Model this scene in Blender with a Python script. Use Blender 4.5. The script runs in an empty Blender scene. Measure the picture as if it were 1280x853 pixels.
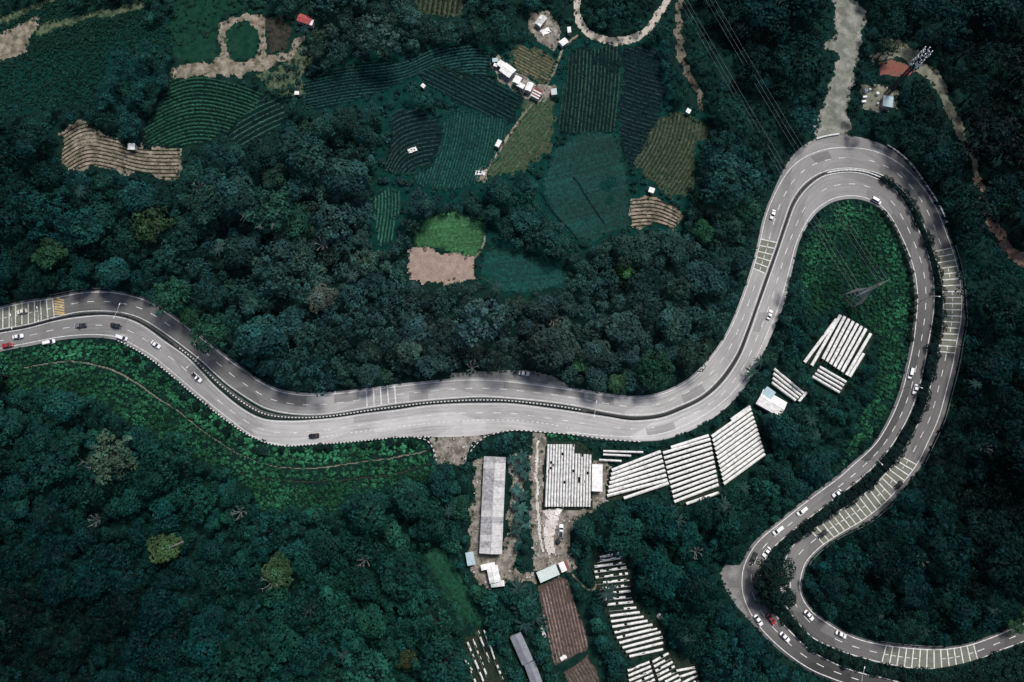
import bpy, math, random
import numpy as np
from mathutils import Vector, Matrix

random.seed(7)
RNG = np.random.default_rng(7)
scene = bpy.context.scene
COL = scene.collection

# ------------------------------------------------------------------ camera
F_PX, TILT, DIST = 865.0, math.radians(12.0), 288.0
CT, ST = math.cos(TILT), math.sin(TILT)
CAM = np.array([0.0, -DIST * ST, DIST * CT])
cam_data = bpy.data.cameras.new('camera')
cam_data.sensor_width = 36.0
cam_data.lens = 36.0 * F_PX / 1280.0
cam_data.clip_start = 1.0
cam_data.clip_end = 6000.0
cam = bpy.data.objects.new('camera', cam_data)
cam.location = CAM
cam.rotation_euler = (TILT, 0, 0)
COL.objects.link(cam)
scene.camera = cam

# ------------------------------------------------------------------ sky, sun, exposure
SUN_AZ, SUN_EL = math.radians(33), math.radians(60)      # from upper right of the picture
world = bpy.data.worlds.new('World')
scene.world = world
world.use_nodes = True
wn = world.node_tree
bg = wn.nodes['Background']
sky = wn.nodes.new('ShaderNodeTexSky')
sky.sky_type = 'NISHITA'
sky.sun_disc = False
sky.sun_elevation = SUN_EL
sky.sun_rotation = SUN_AZ
sky.air_density = 1.0
sky.dust_density = 2.0
wn.links.new(sky.outputs[0], bg.inputs[0])
bg.inputs[1].default_value = 0.05
sun_d = bpy.data.lights.new('sun', 'SUN')
sun_d.energy = 2.0
sun_d.angle = math.radians(16)
sun_d.color = (1.0, 0.96, 0.92)
sun = bpy.data.objects.new('sun', sun_d)
sdir = Vector((math.sin(SUN_AZ) * math.cos(SUN_EL), math.cos(SUN_AZ) * math.cos(SUN_EL), math.sin(SUN_EL)))
sun.rotation_euler = (-sdir).to_track_quat('-Z', 'Y').to_euler()
sun.location = (0, 0, 400)
COL.objects.link(sun)
scene.view_settings.view_transform = 'Standard'
scene.view_settings.look = 'None'
scene.view_settings.gamma = 1.0
scene.view_settings.use_curve_mapping = False
scene.view_settings.exposure = 1.0
scene.cycles.max_bounces = 5
scene.cycles.diffuse_bounces = 2
scene.cycles.glossy_bounces = 2
scene.cycles.transmission_bounces = 2
scene.cycles.transparent_max_bounces = 4

# ------------------------------------------------------------------ terrain height and pixel -> place
def height(x, y):
    x = np.asarray(x, float); y = np.asarray(y, float)
    g = lambda cx, cy, s, a: a * np.exp(-((x - cx) ** 2 + (y - cy) ** 2) / (2 * s * s))
    z = g(-130, 170, 95, 13) + g(-190, -110, 75, -17) + g(185, -60, 60, -11) + g(230, 130, 80, -10) + g(-20, 60, 50, 4)
    z += 0.9 * np.sin(x / 34 + 1) * np.cos(y / 39) + 0.35 * np.sin(x / 13 + y / 17)
    return z

def unproj(px, py, dz=0.0):
    px = np.asarray(px, float); py = np.asarray(py, float)
    dx = (px - 640.0) / F_PX; dy = (426.5 - py) / F_PX
    rx = dx; ry = dy * CT + ST; rz = dy * ST - CT
    z = np.zeros_like(dx)
    for _ in range(8):
        t = (z - CAM[2]) / rz
        x = CAM[0] + rx * t; y = CAM[1] + ry * t
        z = height(x, y) + dz
    return np.stack([x, y, z], -1)

def project(P):
    P = np.asarray(P, float); d = P - CAM
    depth = d[..., 1] * ST - d[..., 2] * CT
    u = d[..., 0]; v = d[..., 1] * CT + d[..., 2] * ST
    return np.stack([640 + F_PX * u / depth, 426.5 - F_PX * v / depth], -1), depth

def mpp(px, py):                       # metres per pixel at a ground point
    return float(project(unproj(px, py))[1]) / F_PX

def pt(px, py, dz=0.0):
    return Vector(unproj(px, py, dz).tolist())

def catmull(P, step=3.0):
    P = np.asarray(P, float)
    Q = np.vstack([2 * P[0] - P[1], P, 2 * P[-1] - P[-2]])
    out = []
    for i in range(1, len(Q) - 2):
        p0, p1, p2, p3 = Q[i - 1], Q[i], Q[i + 1], Q[i + 2]
        n = max(1, int(np.linalg.norm((p2 - p1)[:2]) / step))
        t = np.linspace(0, 1, n, endpoint=False)[:, None]
        out.append(0.5 * ((2 * p1) + (-p0 + p2) * t + (2 * p0 - 5 * p1 + 4 * p2 - p3) * t ** 2 + (-p0 + 3 * p1 - 3 * p2 + p3) * t ** 3))
    out.append(P[-1:])
    return np.vstack(out)

def inside(poly, x, y):
    poly = np.asarray(poly, float); r = np.zeros(np.shape(x), bool)
    n = len(poly); j = n - 1
    for i in range(n):
        xi, yi = poly[i]; xj, yj = poly[j]
        if yi != yj:
            c = ((yi > y) != (yj > y)) & (x < (xj - xi) * (y - yi) / (yj - yi) + xi)
            r ^= c
        j = i
    return r

# ------------------------------------------------------------------ materials
def mat(name, c1, c2=None, scale=0.3, rough=0.85, detail=6, bump=0.0, bscale=2.0, c3=None, wave=None, metal=0.0, spec=0.25, lo=.35, hi=.65):
    m = bpy.data.materials.new(name); m.use_nodes = True
    nt = m.node_tree; b = nt.nodes['Principled BSDF']
    b.inputs['Roughness'].default_value = rough
    b.inputs['Metallic'].default_value = metal
    b.inputs['Specular IOR Level'].default_value = spec
    geo = nt.nodes.new('ShaderNodeNewGeometry')
    if c2 is None: c2 = tuple(v * .8 for v in c1)
    no = nt.nodes.new('ShaderNodeTexNoise')
    no.inputs['Scale'].default_value = scale; no.inputs['Detail'].default_value = detail
    no.inputs['Roughness'].default_value = .65
    nt.links.new(geo.outputs['Position'], no.inputs['Vector'])
    cr = nt.nodes.new('ShaderNodeValToRGB')
    cr.color_ramp.elements[0].position = lo; cr.color_ramp.elements[1].position = hi
    cr.color_ramp.elements[0].color = (*c1, 1); cr.color_ramp.elements[1].color = (*c2, 1)
    if c3:
        e = cr.color_ramp.elements.new((lo + hi) / 2); e.color = (*c3, 1)
    nt.links.new(no.outputs['Fac'], cr.inputs[0])
    nt.links.new(cr.outputs[0], b.inputs['Base Color'])
    if bump:
        n2 = nt.nodes.new('ShaderNodeTexNoise'); n2.inputs['Scale'].default_value = bscale; n2.inputs['Detail'].default_value = 4
        nt.links.new(geo.outputs['Position'], n2.inputs['Vector'])
        bp = nt.nodes.new('ShaderNodeBump'); bp.inputs['Strength'].default_value = bump; bp.inputs['Distance'].default_value = .3
        nt.links.new(n2.outputs['Fac'], bp.inputs['Height']); nt.links.new(bp.outputs[0], b.inputs['Normal'])
    return m

def foliage_mat():
    m = bpy.data.materials.new('foliage'); m.use_nodes = True
    nt = m.node_tree; b = nt.nodes['Principled BSDF']
    b.inputs['Roughness'].default_value = .6
    b.inputs['Specular IOR Level'].default_value = .06
    a = nt.nodes.new('ShaderNodeAttribute'); a.attribute_name = 'col'
    o = nt.nodes.new('ShaderNodeObjectInfo')
    mx = nt.nodes.new('ShaderNodeMix'); mx.data_type = 'RGBA'; mx.blend_type = 'MULTIPLY'
    mx.inputs['Factor'].default_value = 1.0
    nt.links.new(a.outputs['Color'], mx.inputs['A']); nt.links.new(o.outputs['Color'], mx.inputs['B'])
    nt.links.new(mx.outputs['Result'], b.inputs['Base Color'])
    return m

def road_mat(name):
    """worn asphalt: tone along the road (age of the surfacing, painted shade past the hairpin) from the mesh, patches, wheel tracks, speckle"""
    m = bpy.data.materials.new(name); m.use_nodes = True
    nt = m.node_tree; N = nt.nodes.new; L = nt.links.new; b = nt.nodes['Principled BSDF']
    b.inputs['Roughness'].default_value = .8; b.inputs['Specular IOR Level'].default_value = .3
    a = N('ShaderNodeAttribute'); a.attribute_name = 'col'
    uv = N('ShaderNodeUVMap')
    geo = N('ShaderNodeNewGeometry')
    sep = N('ShaderNodeSeparateXYZ'); L(uv.outputs[0], sep.inputs[0])
    def noise(vec, sc, det=5, ro=.6):
        n = N('ShaderNodeTexNoise'); n.inputs['Scale'].default_value = sc; n.inputs['Detail'].default_value = det; n.inputs['Roughness'].default_value = ro
        L(vec, n.inputs['Vector']); return n.outputs['Fac']
    def math_(op, x, y=None, clamp=False):
        k = N('ShaderNodeMath'); k.operation = op; k.use_clamp = clamp
        for i, v in enumerate((x, y)):
            if v is None: continue
            if isinstance(v, (int, float)): k.inputs[i].default_value = v
            else: L(v, k.inputs[i])
        return k.outputs[0]
    st = N('ShaderNodeMapping'); st.inputs['Scale'].default_value = (1.2, .045, 1); L(uv.outputs[0], st.inputs['Vector'])
    streak = noise(st.outputs[0], 1.0, 4)
    patch = noise(geo.outputs['Position'], .05, 5, .6)
    fine = noise(geo.outputs['Position'], .9, 8, .75)
    track = math_('SINE', math_('MULTIPLY', sep.outputs[0], 3.6))
    v = math_('ADD', math_('MULTIPLY', streak, .85), math_('MULTIPLY', patch, .85))
    v = math_('ADD', v, math_('MULTIPLY', fine, .32))
    v = math_('ADD', v, math_('MULTIPLY', track, .025))
    v = math_('SUBTRACT', v, .02)
    # seams between surfacing patches
    vo = N('ShaderNodeTexVoronoi'); vo.inputs['Scale'].default_value = 1.0; vo.feature = 'F1'
    mp = N('ShaderNodeMapping'); mp.inputs['Scale'].default_value = (.11, .035, 1); L(uv.outputs[0], mp.inputs['Vector'])
    L(mp.outputs[0], vo.inputs['Vector'])
    sc = N('ShaderNodeSeparateColor'); L(vo.outputs['Color'], sc.inputs[0])
    v = math_('MULTIPLY', v, math_('ADD', math_('MULTIPLY', sc.outputs[0], .34), .83))
    mx = N('ShaderNodeMix'); mx.data_type = 'RGBA'; mx.blend_type = 'MULTIPLY'; mx.inputs['Factor'].default_value = 1
    cc = N('ShaderNodeCombineColor')
    for i in range(3): L(v, cc.inputs[i])
    L(a.outputs['Color'], mx.inputs['A']); L(cc.outputs[0], mx.inputs['B'])
    L(mx.outputs['Result'], b.inputs['Base Color'])
    bp = N('ShaderNodeBump'); bp.inputs['Strength'].default_value = .15; bp.inputs['Distance'].default_value = .05
    L(fine, bp.inputs['Height']); L(bp.outputs[0], b.inputs['Normal'])
    return m

M = {}
M['foliage'] = foliage_mat()
M['asphalt'] = road_mat('asphalt')
M['ground'] = mat('forest_floor', (.003, .014, .012), (.008, .028, .021), .25, .95, 8, .6, 1.2, spec=.03)
M['bark'] = mat('bark', (.040, .042, .038), (.022, .026, .024), 1.5, spec=.05)
M['deadwood'] = mat('bleached_wood', (.19, .20, .185), (.11, .12, .115), 1.2)
M['paint'] = mat('white_road_paint', (.72, .72, .70), (.36, .36, .355), 1.1, .7)
M['khaki'] = mat('khaki_road_coating', (.16, .165, .13), (.11, .115, .095), .5, .85)
M['yellow'] = mat('yellow_road_paint', (.50, .38, .16), (.40, .30, .13), .8, .7)
M['kerb'] = mat('median_soil', (.045, .05, .045), (.09, .09, .085), .6, .9)
M['concrete'] = mat('concrete', (.38, .37, .35), (.25, .25, .24), .5, .85)
M['black'] = mat('black_paint', (.012, .014, .016), (.02, .022, .024), 1.0, .7)
M['whitep'] = mat('white_barrier_paint', (.60, .60, .585), (.38, .38, .37), 1.0, .6)
M['plastic'] = mat('white_plastic_film', (.76, .75, .72), (.40, .395, .37), .9, .45, 10, c3=(.68, .67, .64))
M['plastic_old'] = mat('dusty_plastic_film', (.70, .69, .66), (.42, .43, .42), .7, .55)
M['gap'] = mat('bed_soil', (.008, .020, .015), (.028, .034, .024), .7, .95, spec=.03)
M['white_roof'] = mat('white_metal_roof', (.80, .79, .76), (.55, .54, .52), .7, .5, 9, bump=.1, c3=(.74, .73, .70))
M['grey_roof'] = mat('grey_sheet_roof', (.17, .17, .175), (.42, .41, .40), .8, .6, 9, bump=.1, c3=(.30, .295, .30))
M['pale_roof'] = mat('pale_sheet_roof', (.33, .325, .32), (.56, .54, .52), .8, .6, 9, bump=.1, c3=(.45, .44, .43))
M['teal_roof'] = mat('pale_blue_roof', (.42, .54, .56), (.32, .42, .45), .4, .5)
M['green_roof'] = mat('pale_mint_roof', (.55, .62, .58), (.46, .53, .50), .4, .5)
M['steel_roof'] = mat('weathered_steel_roof', (.20, .215, .24), (.13, .14, .16), .4, .5)
M['red_roof'] = mat('red_roof', (.36, .06, .06), (.27, .05, .055), .6, .6)
M['rust_roof'] = mat('rust_brown_roof', (.16, .055, .05), (.24, .09, .08), .6, .7)
M['wall'] = mat('rendered_wall', (.45, .43, .40), (.35, .33, .31), .6)
M['wood'] = mat('timber', (.16, .12, .09), (.10, .075, .055), .9)
M['glass'] = mat('dark_glass', (.02, .025, .03), (.03, .035, .04), 1, .15, spec=.5)
M['steel'] = mat('galvanised_steel', (.22, .235, .235), (.16, .17, .175), 1, .5, metal=.4)
M['dark_steel'] = mat('dark_steel', (.02, .022, .026), (.035, .037, .04), 1, .6)
M['cable'] = mat('cable', (.42, .44, .45), (.36, .37, .38), 1, .6)
M['white'] = mat('white_enamel', (.80, .80, .79), (.70, .70, .69), 1, .4)
M['rubber'] = mat('tyre_rubber', (.015, .015, .015), (.02, .02, .02), 1, .9)
M['red_lamp'] = mat('red_lens', (.30, .02, .02), (.25, .02, .02), 1, .3)
M['clear_lamp'] = mat('clear_lens', (.75, .75, .72), (.7, .7, .68), 1, .2)
def soil(name, a, b, c=None, scale=.25, bump=.5, bs=1.5):
    m = M[name] = mat(name, a, b, scale * 1.3, .95, 12, bump * .35, bs, c3=c, spec=.03, lo=.38, hi=.62)
    nt = m.node_tree; b_ = nt.nodes['Principled BSDF']          # stones, clods and tufts
    src = b_.inputs['Base Color'].links[0].from_socket
    n2 = nt.nodes.new('ShaderNodeTexNoise'); n2.inputs['Scale'].default_value = 1.7; n2.inputs['Detail'].default_value = 3; n2.inputs['Roughness'].default_value = .8
    nt.links.new(nt.nodes['Geometry'].outputs['Position'], n2.inputs['Vector'])
    mr = nt.nodes.new('ShaderNodeMapRange'); mr.inputs[1].default_value = .34; mr.inputs[2].default_value = .66; mr.inputs[3].default_value = .82; mr.inputs[4].default_value = 1.16
    nt.links.new(n2.outputs['Fac'], mr.inputs[0])
    mx = nt.nodes.new('ShaderNodeMix'); mx.data_type = 'RGBA'; mx.blend_type = 'MULTIPLY'; mx.inputs['Factor'].default_value = 1
    cc = nt.nodes.new('ShaderNodeCombineColor')
    for i in range(3): nt.links.new(mr.outputs[0], cc.inputs[i])
    nt.links.new(src, mx.inputs['A']); nt.links.new(cc.outputs[0], mx.inputs['B']); nt.links.new(mx.outputs['Result'], b_.inputs['Base Color'])
soil('tan_soil', (.085, .085, .058), (.27, .235, .185), (.18, .155, .118))
soil('pink_soil', (.23, .175, .145), (.31, .24, .20), (.27, .205, .17), .35)
soil('pale_soil', (.42, .39, .36), (.60, .57, .54), (.50, .47, .43), .2)
soil('yard_soil', (.085, .08, .064), (.27, .25, .215), (.17, .155, .128), .28)
soil('brown_soil', (.055, .040, .036), (.085, .064, .056), (.068, .050, .044), .5)
soil('dark_brown', (.018, .022, .017), (.045, .040, .030), None, .4)
soil('worn_asphalt', (.13, .128, .125), (.22, .217, .21), (.17, .168, .163), .2, .2)
soil('pink_earth', (.11, .085, .068), (.24, .165, .135), (.17, .115, .092), .4)
soil('olive_soil', (.022, .042, .025), (.070, .078, .050), (.038, .053, .032), .5)
soil('dark_soil', (.002, .009, .010), (.005, .016, .016), None, .4)
soil('teal_soil', (.002, .022, .018), (.005, .035, .028), None, .3)
soil('green_soil', (.004, .026, .017), (.010, .042, .026), None, .3)
soil('gravel', (.11, .12, .10), (.24, .24, .215), (.165, .17, .15), .16)
soil('sand_road', (.34, .30, .25), (.46, .41, .36), (.40, .355, .30), .4)
soil('mud_road', (.10, .09, .07), (.16, .14, .11), None, .4)
soil('red_earth', (.16, .055, .042), (.10, .08, .06), (.19, .075, .058), .5)
soil('pale_grass', (.022, .050, .030), (.11, .12, .075), (.055, .08, .045), .45)
soil('grey_scrub', (.10, .11, .085), (.19, .185, .145), (.14, .145, .11), .3)

# ------------------------------------------------------------------ object helpers
def link(o, parent=None):
    COL.objects.link(o)
    if parent is not None: o.parent = parent
    return o

def tag(o, label, cat=None, group=None, kind=None):
    o['label'] = label
    if cat: o['category'] = cat
    if group: o['group'] = group
    if kind: o['kind'] = kind
    return o

def np_mesh(name, V, Fc, mats, col=None, uv=None, midx=None, smooth=False):
    """V (n,3), Fc (m,k) faces of equal size"""
    V = np.ascontiguousarray(V, np.float32); Fc = np.ascontiguousarray(Fc, np.int32)
    me = bpy.data.meshes.new(name)
    k = Fc.shape[1]
    me.vertices.add(len(V)); me.vertices.foreach_set('co', V.ravel())
    me.loops.add(Fc.size); me.loops.foreach_set('vertex_index', Fc.ravel())
    me.polygons.add(len(Fc)); me.polygons.foreach_set('loop_start', np.arange(len(Fc), dtype=np.int32) * k)
    if col is not None:
        at = me.attributes.new('col', 'FLOAT_COLOR', 'POINT')
        c4 = np.ones((len(V), 4), np.float32); c4[:, :3] = col
        at.data.foreach_set('color', c4.ravel())
    if uv is not None:
        ul = me.uv_layers.new(name='UVMap')
        ul.data.foreach_set('uv', np.ascontiguousarray(uv[Fc.ravel()], np.float32).ravel())
    for m in (mats if isinstance(mats, (list, tuple)) else [mats]): me.materials.append(m)
    if midx is not None: me.polygons.foreach_set('material_index', np.asarray(midx, np.int32))
    if smooth: me.polygons.foreach_set('use_smooth', np.ones(len(Fc), bool))
    me.update(calc_edges=True); me.validate()
    return me

def obj(name, me, parent=None, loc=None):
    o = bpy.data.objects.new(name, me)
    if loc is not None: o.location = loc
    return link(o, parent)

def empty(name, loc=(0, 0, 0), rz=0.0, parent=None):
    o = bpy.data.objects.new(name, None); o.location = loc; o.rotation_euler = (0, 0, rz)
    o.empty_display_size = .5
    return link(o, parent)

class MB:
    """collects quads / ngons for one mesh"""
    def __init__(s): s.v = []; s.f = []; s.m = []
    def face(s, pts, mi=0):
        n = len(s.v); s.v += [tuple(p) for p in pts]; s.f.append(tuple(range(n, n + len(pts)))); s.m.append(mi)
    def box(s, c, d, rz=0.0, mi=0, taper=1.0):
        cx, cy, cz = c; a, b_, h = d[0] / 2, d[1] / 2, d[2] / 2
        cs, sn = math.cos(rz), math.sin(rz); n = len(s.v)
        for k, (x, y, z) in enumerate([(-a, -b_, -h), (a, -b_, -h), (a, b_, -h), (-a, b_, -h), (-a, -b_, h), (a, -b_, h), (a, b_, h), (-a, b_, h)]):
            t = taper if k > 3 else 1.0
            x *= t; y *= t
            s.v.append((cx + x * cs - y * sn, cy + x * sn + y * cs, cz + z))
        for q in ((0, 3, 2, 1), (4, 5, 6, 7), (0, 1, 5, 4), (1, 2, 6, 5), (2, 3, 7, 6), (3, 0, 4, 7)):
            s.f.append(tuple(n + i for i in q)); s.m.append(mi)
    def tube(s, P, r, n=6, mi=0, cap=True):
        P = [Vector(p) for p in P]; R = r if isinstance(r, (list, tuple)) else [r] * len(P)
        base = len(s.v)
        for i, p in enumerate(P):
            d = (P[min(i + 1, len(P) - 1)] - P[max(i - 1, 0)]).normalized()
            u = d.cross(Vector((0, 0, 1)) if abs(d.z) < .95 else Vector((1, 0, 0))).normalized(); w = d.cross(u)
            for k in range(n):
                a = 2 * math.pi * k / n
                s.v.append(tuple(p + u * (math.cos(a) * R[i]) + w * (math.sin(a) * R[i])))
        for i in range(len(P) - 1):
            for k in range(n):
                a = base + i * n + k; b_ = base + i * n + (k + 1) % n
                s.f.append((a, b_, b_ + n, a + n)); s.m.append(mi)
        if cap:
            s.f.append(tuple(base + k for k in reversed(range(n)))); s.m.append(mi)
            s.f.append(tuple(base + (len(P) - 1) * n + k for k in range(n))); s.m.append(mi)
    def mesh(s, name, mats, smooth=False):
        me = bpy.data.meshes.new(name); me.from_pydata(s.v, [], s.f)
        for m in (mats if isinstance(mats, (list, tuple)) else [mats]): me.materials.append(m)
        me.polygons.foreach_set('material_index', s.m)
        if smooth: me.polygons.foreach_set('use_smooth', [True] * len(s.f))
        me.update(); return me
    def build(s, name, mats, parent=None, loc=None, smooth=False):
        return obj(name, s.mesh(name, mats, smooth), parent, loc)

# ------------------------------------------------------------------ ground sheet
def axis(lo, hi, step, far):
    core = np.arange(lo, hi + .1, step)
    ext = []; d = step; p = hi
    while p < far: d *= 1.45; p += d; ext.append(p)
    neg = []; d = step; p = lo
    while p > -far: d *= 1.45; p -= d; neg.append(p)
    return np.array(neg[::-1] + list(core) + ext)

gx = axis(-270, 270, 2.5, 2600); gy = axis(-180, 270, 2.5, 2600)
GX, GY = np.meshgrid(gx, gy)
GV = np.stack([GX, GY, height(GX, GY)], -1).reshape(-1, 3)
nx, ny = len(gx), len(gy)
ii, jj = np.meshgrid(np.arange(nx - 1), np.arange(ny - 1))
a = (jj * nx + ii).ravel()
ground = obj('ground', np_mesh('ground', GV, np.stack([a, a + 1, a + 1 + nx, a + nx], -1), M['ground'], smooth=True))
tag(ground, 'dark forest floor of the hilly terrain', kind='structure')

# ------------------------------------------------------------------ highway stations, in pixels of the photograph
# U_out, U_in, L_in, L_out, lane split on the lower carriageway, shoulder U, shoulder L
STN = [
 (-70,403,-70,429,-68,434,-62,452), (-35,395,-35,421,-33,426,-28,445),
 (0,386,0,412,0,417,0,436), (33,378.5,33,406,34,411,38,428.5), (66,373.5,68,397,69,402,75,421.5),
 (100,367,100,390,101,397,108,418.5), (133,365.5,133,389,133,395,130,419), (160,369.5,160,392.5,158,399,148,422),
 (188,379,183,401.5,180,409,165,430), (226,404,216,423.5,205,427,190,445), (264,433,250,449.5,232,446,218,467),
 (283,448,268,466,250,464,234,481), (302,462,288,483,270,485,252,496), (322,476,318,503,300,510,284,521.5),
 (345,488,338,512,328,524.5,318,546), (370,493.5,365,517,360,527.5,352,556), (395,494.5,395,518,395,526,390,554.5),
 (420,492.5,421,515.5,422,523.5,424,552.5), (458,488.5,459,509.5,460,518,462,549), (495.5,483.5,497,504,498,513.5,499,545.5),
 (533,479.5,533,500,533,508.5,533,545), (571,476,571,497,571,506,571,545), (603,475.5,603,495.5,603,505.5,606,542),
 (640,478,640,497.5,640,506,640,537), (690,484.5,690,502.5,689,512,688,539), (728,490,728,508.5,727,517.5,725,542),
 (760,495,760,515,760,522.5,760,545), (790,498,791,519,791,527,795,546), (818,495.5,822,516.5,824,524,828,542),
 (842,487,847,508,850,515,859,530.5), (865,473,876,494,880,500,891,512), (885.5,453,898,474,904,479,918,488),
 (905,426,919,444,925,448,941,454.5), (918,401,932,413,938,416,957,421), (929,373,943.5,381,949.5,383,974,381),
 (941,338,956,345,962,347,987,335), (949,308,968,312,974,313,995,305), (957,272,979,279,985,281,1006,281),
 (968,244,989,252,995,255,1017,265), (984,216,1004,231,1010,235,1031,254), (1004,198,1024,217,1028,221.5,1042,248.5),
 (1032,187,1045,211.5,1047,216.5,1055,245.5), (1062,185,1064,210.5,1064,215.5,1068,245), (1090,188.5,1084,213,1081,218,1080,247),
 (1115,199,1104,220,1098,224.5,1093,252), (1135,214,1121,231.5,1112,232,1104,260), (1155,237,1136,247,1125,245,1114,272),
 (1171,263,1150,271,1137,265,1123,288), (1183,293,1161,298,1149,290,1132,307), (1193,321,1170,325,1160,319,1140,328),
 (1199.5,348,1176,350,1166,345,1145,350), (1202,375,1179,375,1167.5,371,1147,375), (1200.5,403,1178.5,402,1165.5,399,1145,402),
 (1196,427,1175,426,1160.5,427,1142,427), (1191,455,1170,452,1155,457,1136,457), (1183,487,1163,483,1147,490,1127.5,490),
 (1173,523,1154,516,1136,519,1115,521), (1160,552,1140,544,1122,545,1099,549), (1145.5,581,1125,570,1106,568,1084,566),
 (1125.5,607,1107,592,1085,590,1066,582), (1105,629,1090,610,1062,609,1048,598), (1080,649,1064,629,1037,628,1022,617),
 (1050,667,1035,648,1012,647,996,637), (1026,683,1010,667,990,664,974,655), (1010,699,990,684,970,681,953,672),
 (1003,713,981,702,957,698,939,689), (999.5,733,976,728,951,715,929,712), (1004,750,980,752,951,735,928,738),
 (1016,766,993,773,960,755,936,762), (1032,778,1013,795,974,775,950,784), (1050,789,1036,807.5,990,792,968,803),
 (1075,800,1062,817.5,1010,811,988,820), (1110,807.5,1105,829,1033,824.5,1012,836), (1148,811.5,1146,835.5,1056,835,1037,847),
 (1180,812,1182,835,1082,843,1068,858), (1212,806.5,1217,826.5,1110,849,1100,868), (1240,797,1247,814,1148,861,1138,880),
 (1268,785,1276,803,1190,874,1180,893), (1300,770,1309,788,1235,890,1225,910), (1340,748,1350,766,1290,905,1282,925)]
STN = np.array(STN, float)
NS = len(STN)
split = np.full(NS, .5)
for i, v in {16: .45, 17: .43, 18: .39, 19: .34, 20: .32, 21: .28, 22: .29, 23: .36, 24: .42, 25: .47}.items(): split[i] = v
sh_u = np.full(NS, 3.0); sh_l = np.full(NS, 4.0)
sh_u[39:46] = (6, 12, 17, 15, 12, 9, 6)
sh_u[52:62] = 6.0
sh_l[26:37] = (6, 6, 8, 9, 9, 8, 7, 6, 6, 5, 4)
sh_l[14:25] = 1.5
def edge_pts(o, i_, sh):       # push the edge line outwards by the shoulder
    d = o - i_; return o + d / np.linalg.norm(d, axis=1, keepdims=True) * sh[:, None]
U_OUT, U_IN, L_IN, L_OUT = STN[:, 0:2], STN[:, 2:4], STN[:, 4:6], STN[:, 6:8]
U_PAV = edge_pts(U_OUT, U_IN, sh_u); L_PAV = edge_pts(L_OUT, L_IN, sh_l)
U_MED = edge_pts(U_IN, U_OUT, np.full(NS, 1.6)); L_MED = edge_pts(L_IN, L_OUT, np.full(NS, 1.6))
U_DASH = (U_OUT + U_IN) / 2
L_DASH = L_IN + (L_OUT - L_IN) * split[:, None]
# samples with station parameter
PAR = np.arange(NS, dtype=float)
def dense(*cols):
    A = catmull(np.hstack([np.asarray(c, float).reshape(NS, -1) for c in cols]), 2.2)
    return A
def tone_u(s):
    xs = [0, 8, 14, 17, 22, 26, 31, 37, 42, 47, 56, 64, 68, 80]
    r = [.14, .10, .14, .29, .31, .30, .28, .21, .17, .11, .125, .125, .09, .08]
    return np.interp(s, xs, r)
def tone_l(s):
    xs = [0, 5, 9, 13, 18, 24, 30, 36, 41, 45, 50, 53, 54.5, 58, 60, 68, 72, 80]
    r = [.20, .18, .22, .27, .40, .38, .31, .23, .19, .13, .10, .09, .12, .13, .14, .12, .04, .035]  # last values paint the dark shade past the hairpin into the asphalt
    return np.interp(s, xs, r)
def ribbon(name, A, B, s, tone, zoff, nlat):
    Wa, Wb = unproj(A[:, 0], A[:, 1]), unproj(B[:, 0], B[:, 1])
    t = np.linspace(0, 1, nlat + 1)
    V = Wa[:, None, :] * (1 - t)[None, :, None] + Wb[:, None, :] * t[None, :, None]
    V[..., 2] = height(V[..., 0], V[..., 1]) + zoff
    mid = V[:, nlat // 2]
    along = np.concatenate([[0], np.cumsum(np.linalg.norm(np.diff(mid, axis=0), axis=1))])
    wid = np.linalg.norm(Wb - Wa, axis=1)
    uv = np.stack([t[None, :] * wid[:, None], np.repeat(along[:, None], nlat + 1, 1)], -1).reshape(-1, 2)
    n = len(A)
    i0, j0 = np.meshgrid(np.arange(n - 1), np.arange(nlat), indexing='ij')
    q = (i0 * (nlat + 1) + j0).ravel()
    F = np.stack([q, q + 1, q + nlat + 2, q + nlat + 1], -1)
    col = np.repeat(tone(s)[:, None], nlat + 1, 1).reshape(-1, 1) * np.array([[1.0, .975, .945]])
    return np_mesh(name, V.reshape(-1, 3), F, M['asphalt'], col, uv, smooth=True)
D = dense(U_PAV, U_MED, L_MED, L_PAV, U_OUT, U_IN, L_IN, L_OUT, U_DASH, L_DASH, PAR)
dU_PAV, dU_MED, dL_MED, dL_PAV, dU_OUT, dU_IN, dL_IN, dL_OUT, dU_DASH, dL_DASH = [D[:, 2 * i:2 * i + 2] for i in range(10)]
dS = D[:, 20]
ROAD_Z = .10
upper = obj('upper_carriageway', ribbon('upper_carriageway', dU_PAV, dU_MED, dS, tone_u, ROAD_Z, 8))
lower = obj('lower_carriageway', ribbon('lower_carriageway', dL_MED, dL_PAV, dS, tone_l, ROAD_Z, 8))
tag(upper, 'outer carriageway of the winding highway', kind='structure')
tag(lower, 'inner carriageway of the winding highway', kind='structure')

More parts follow.
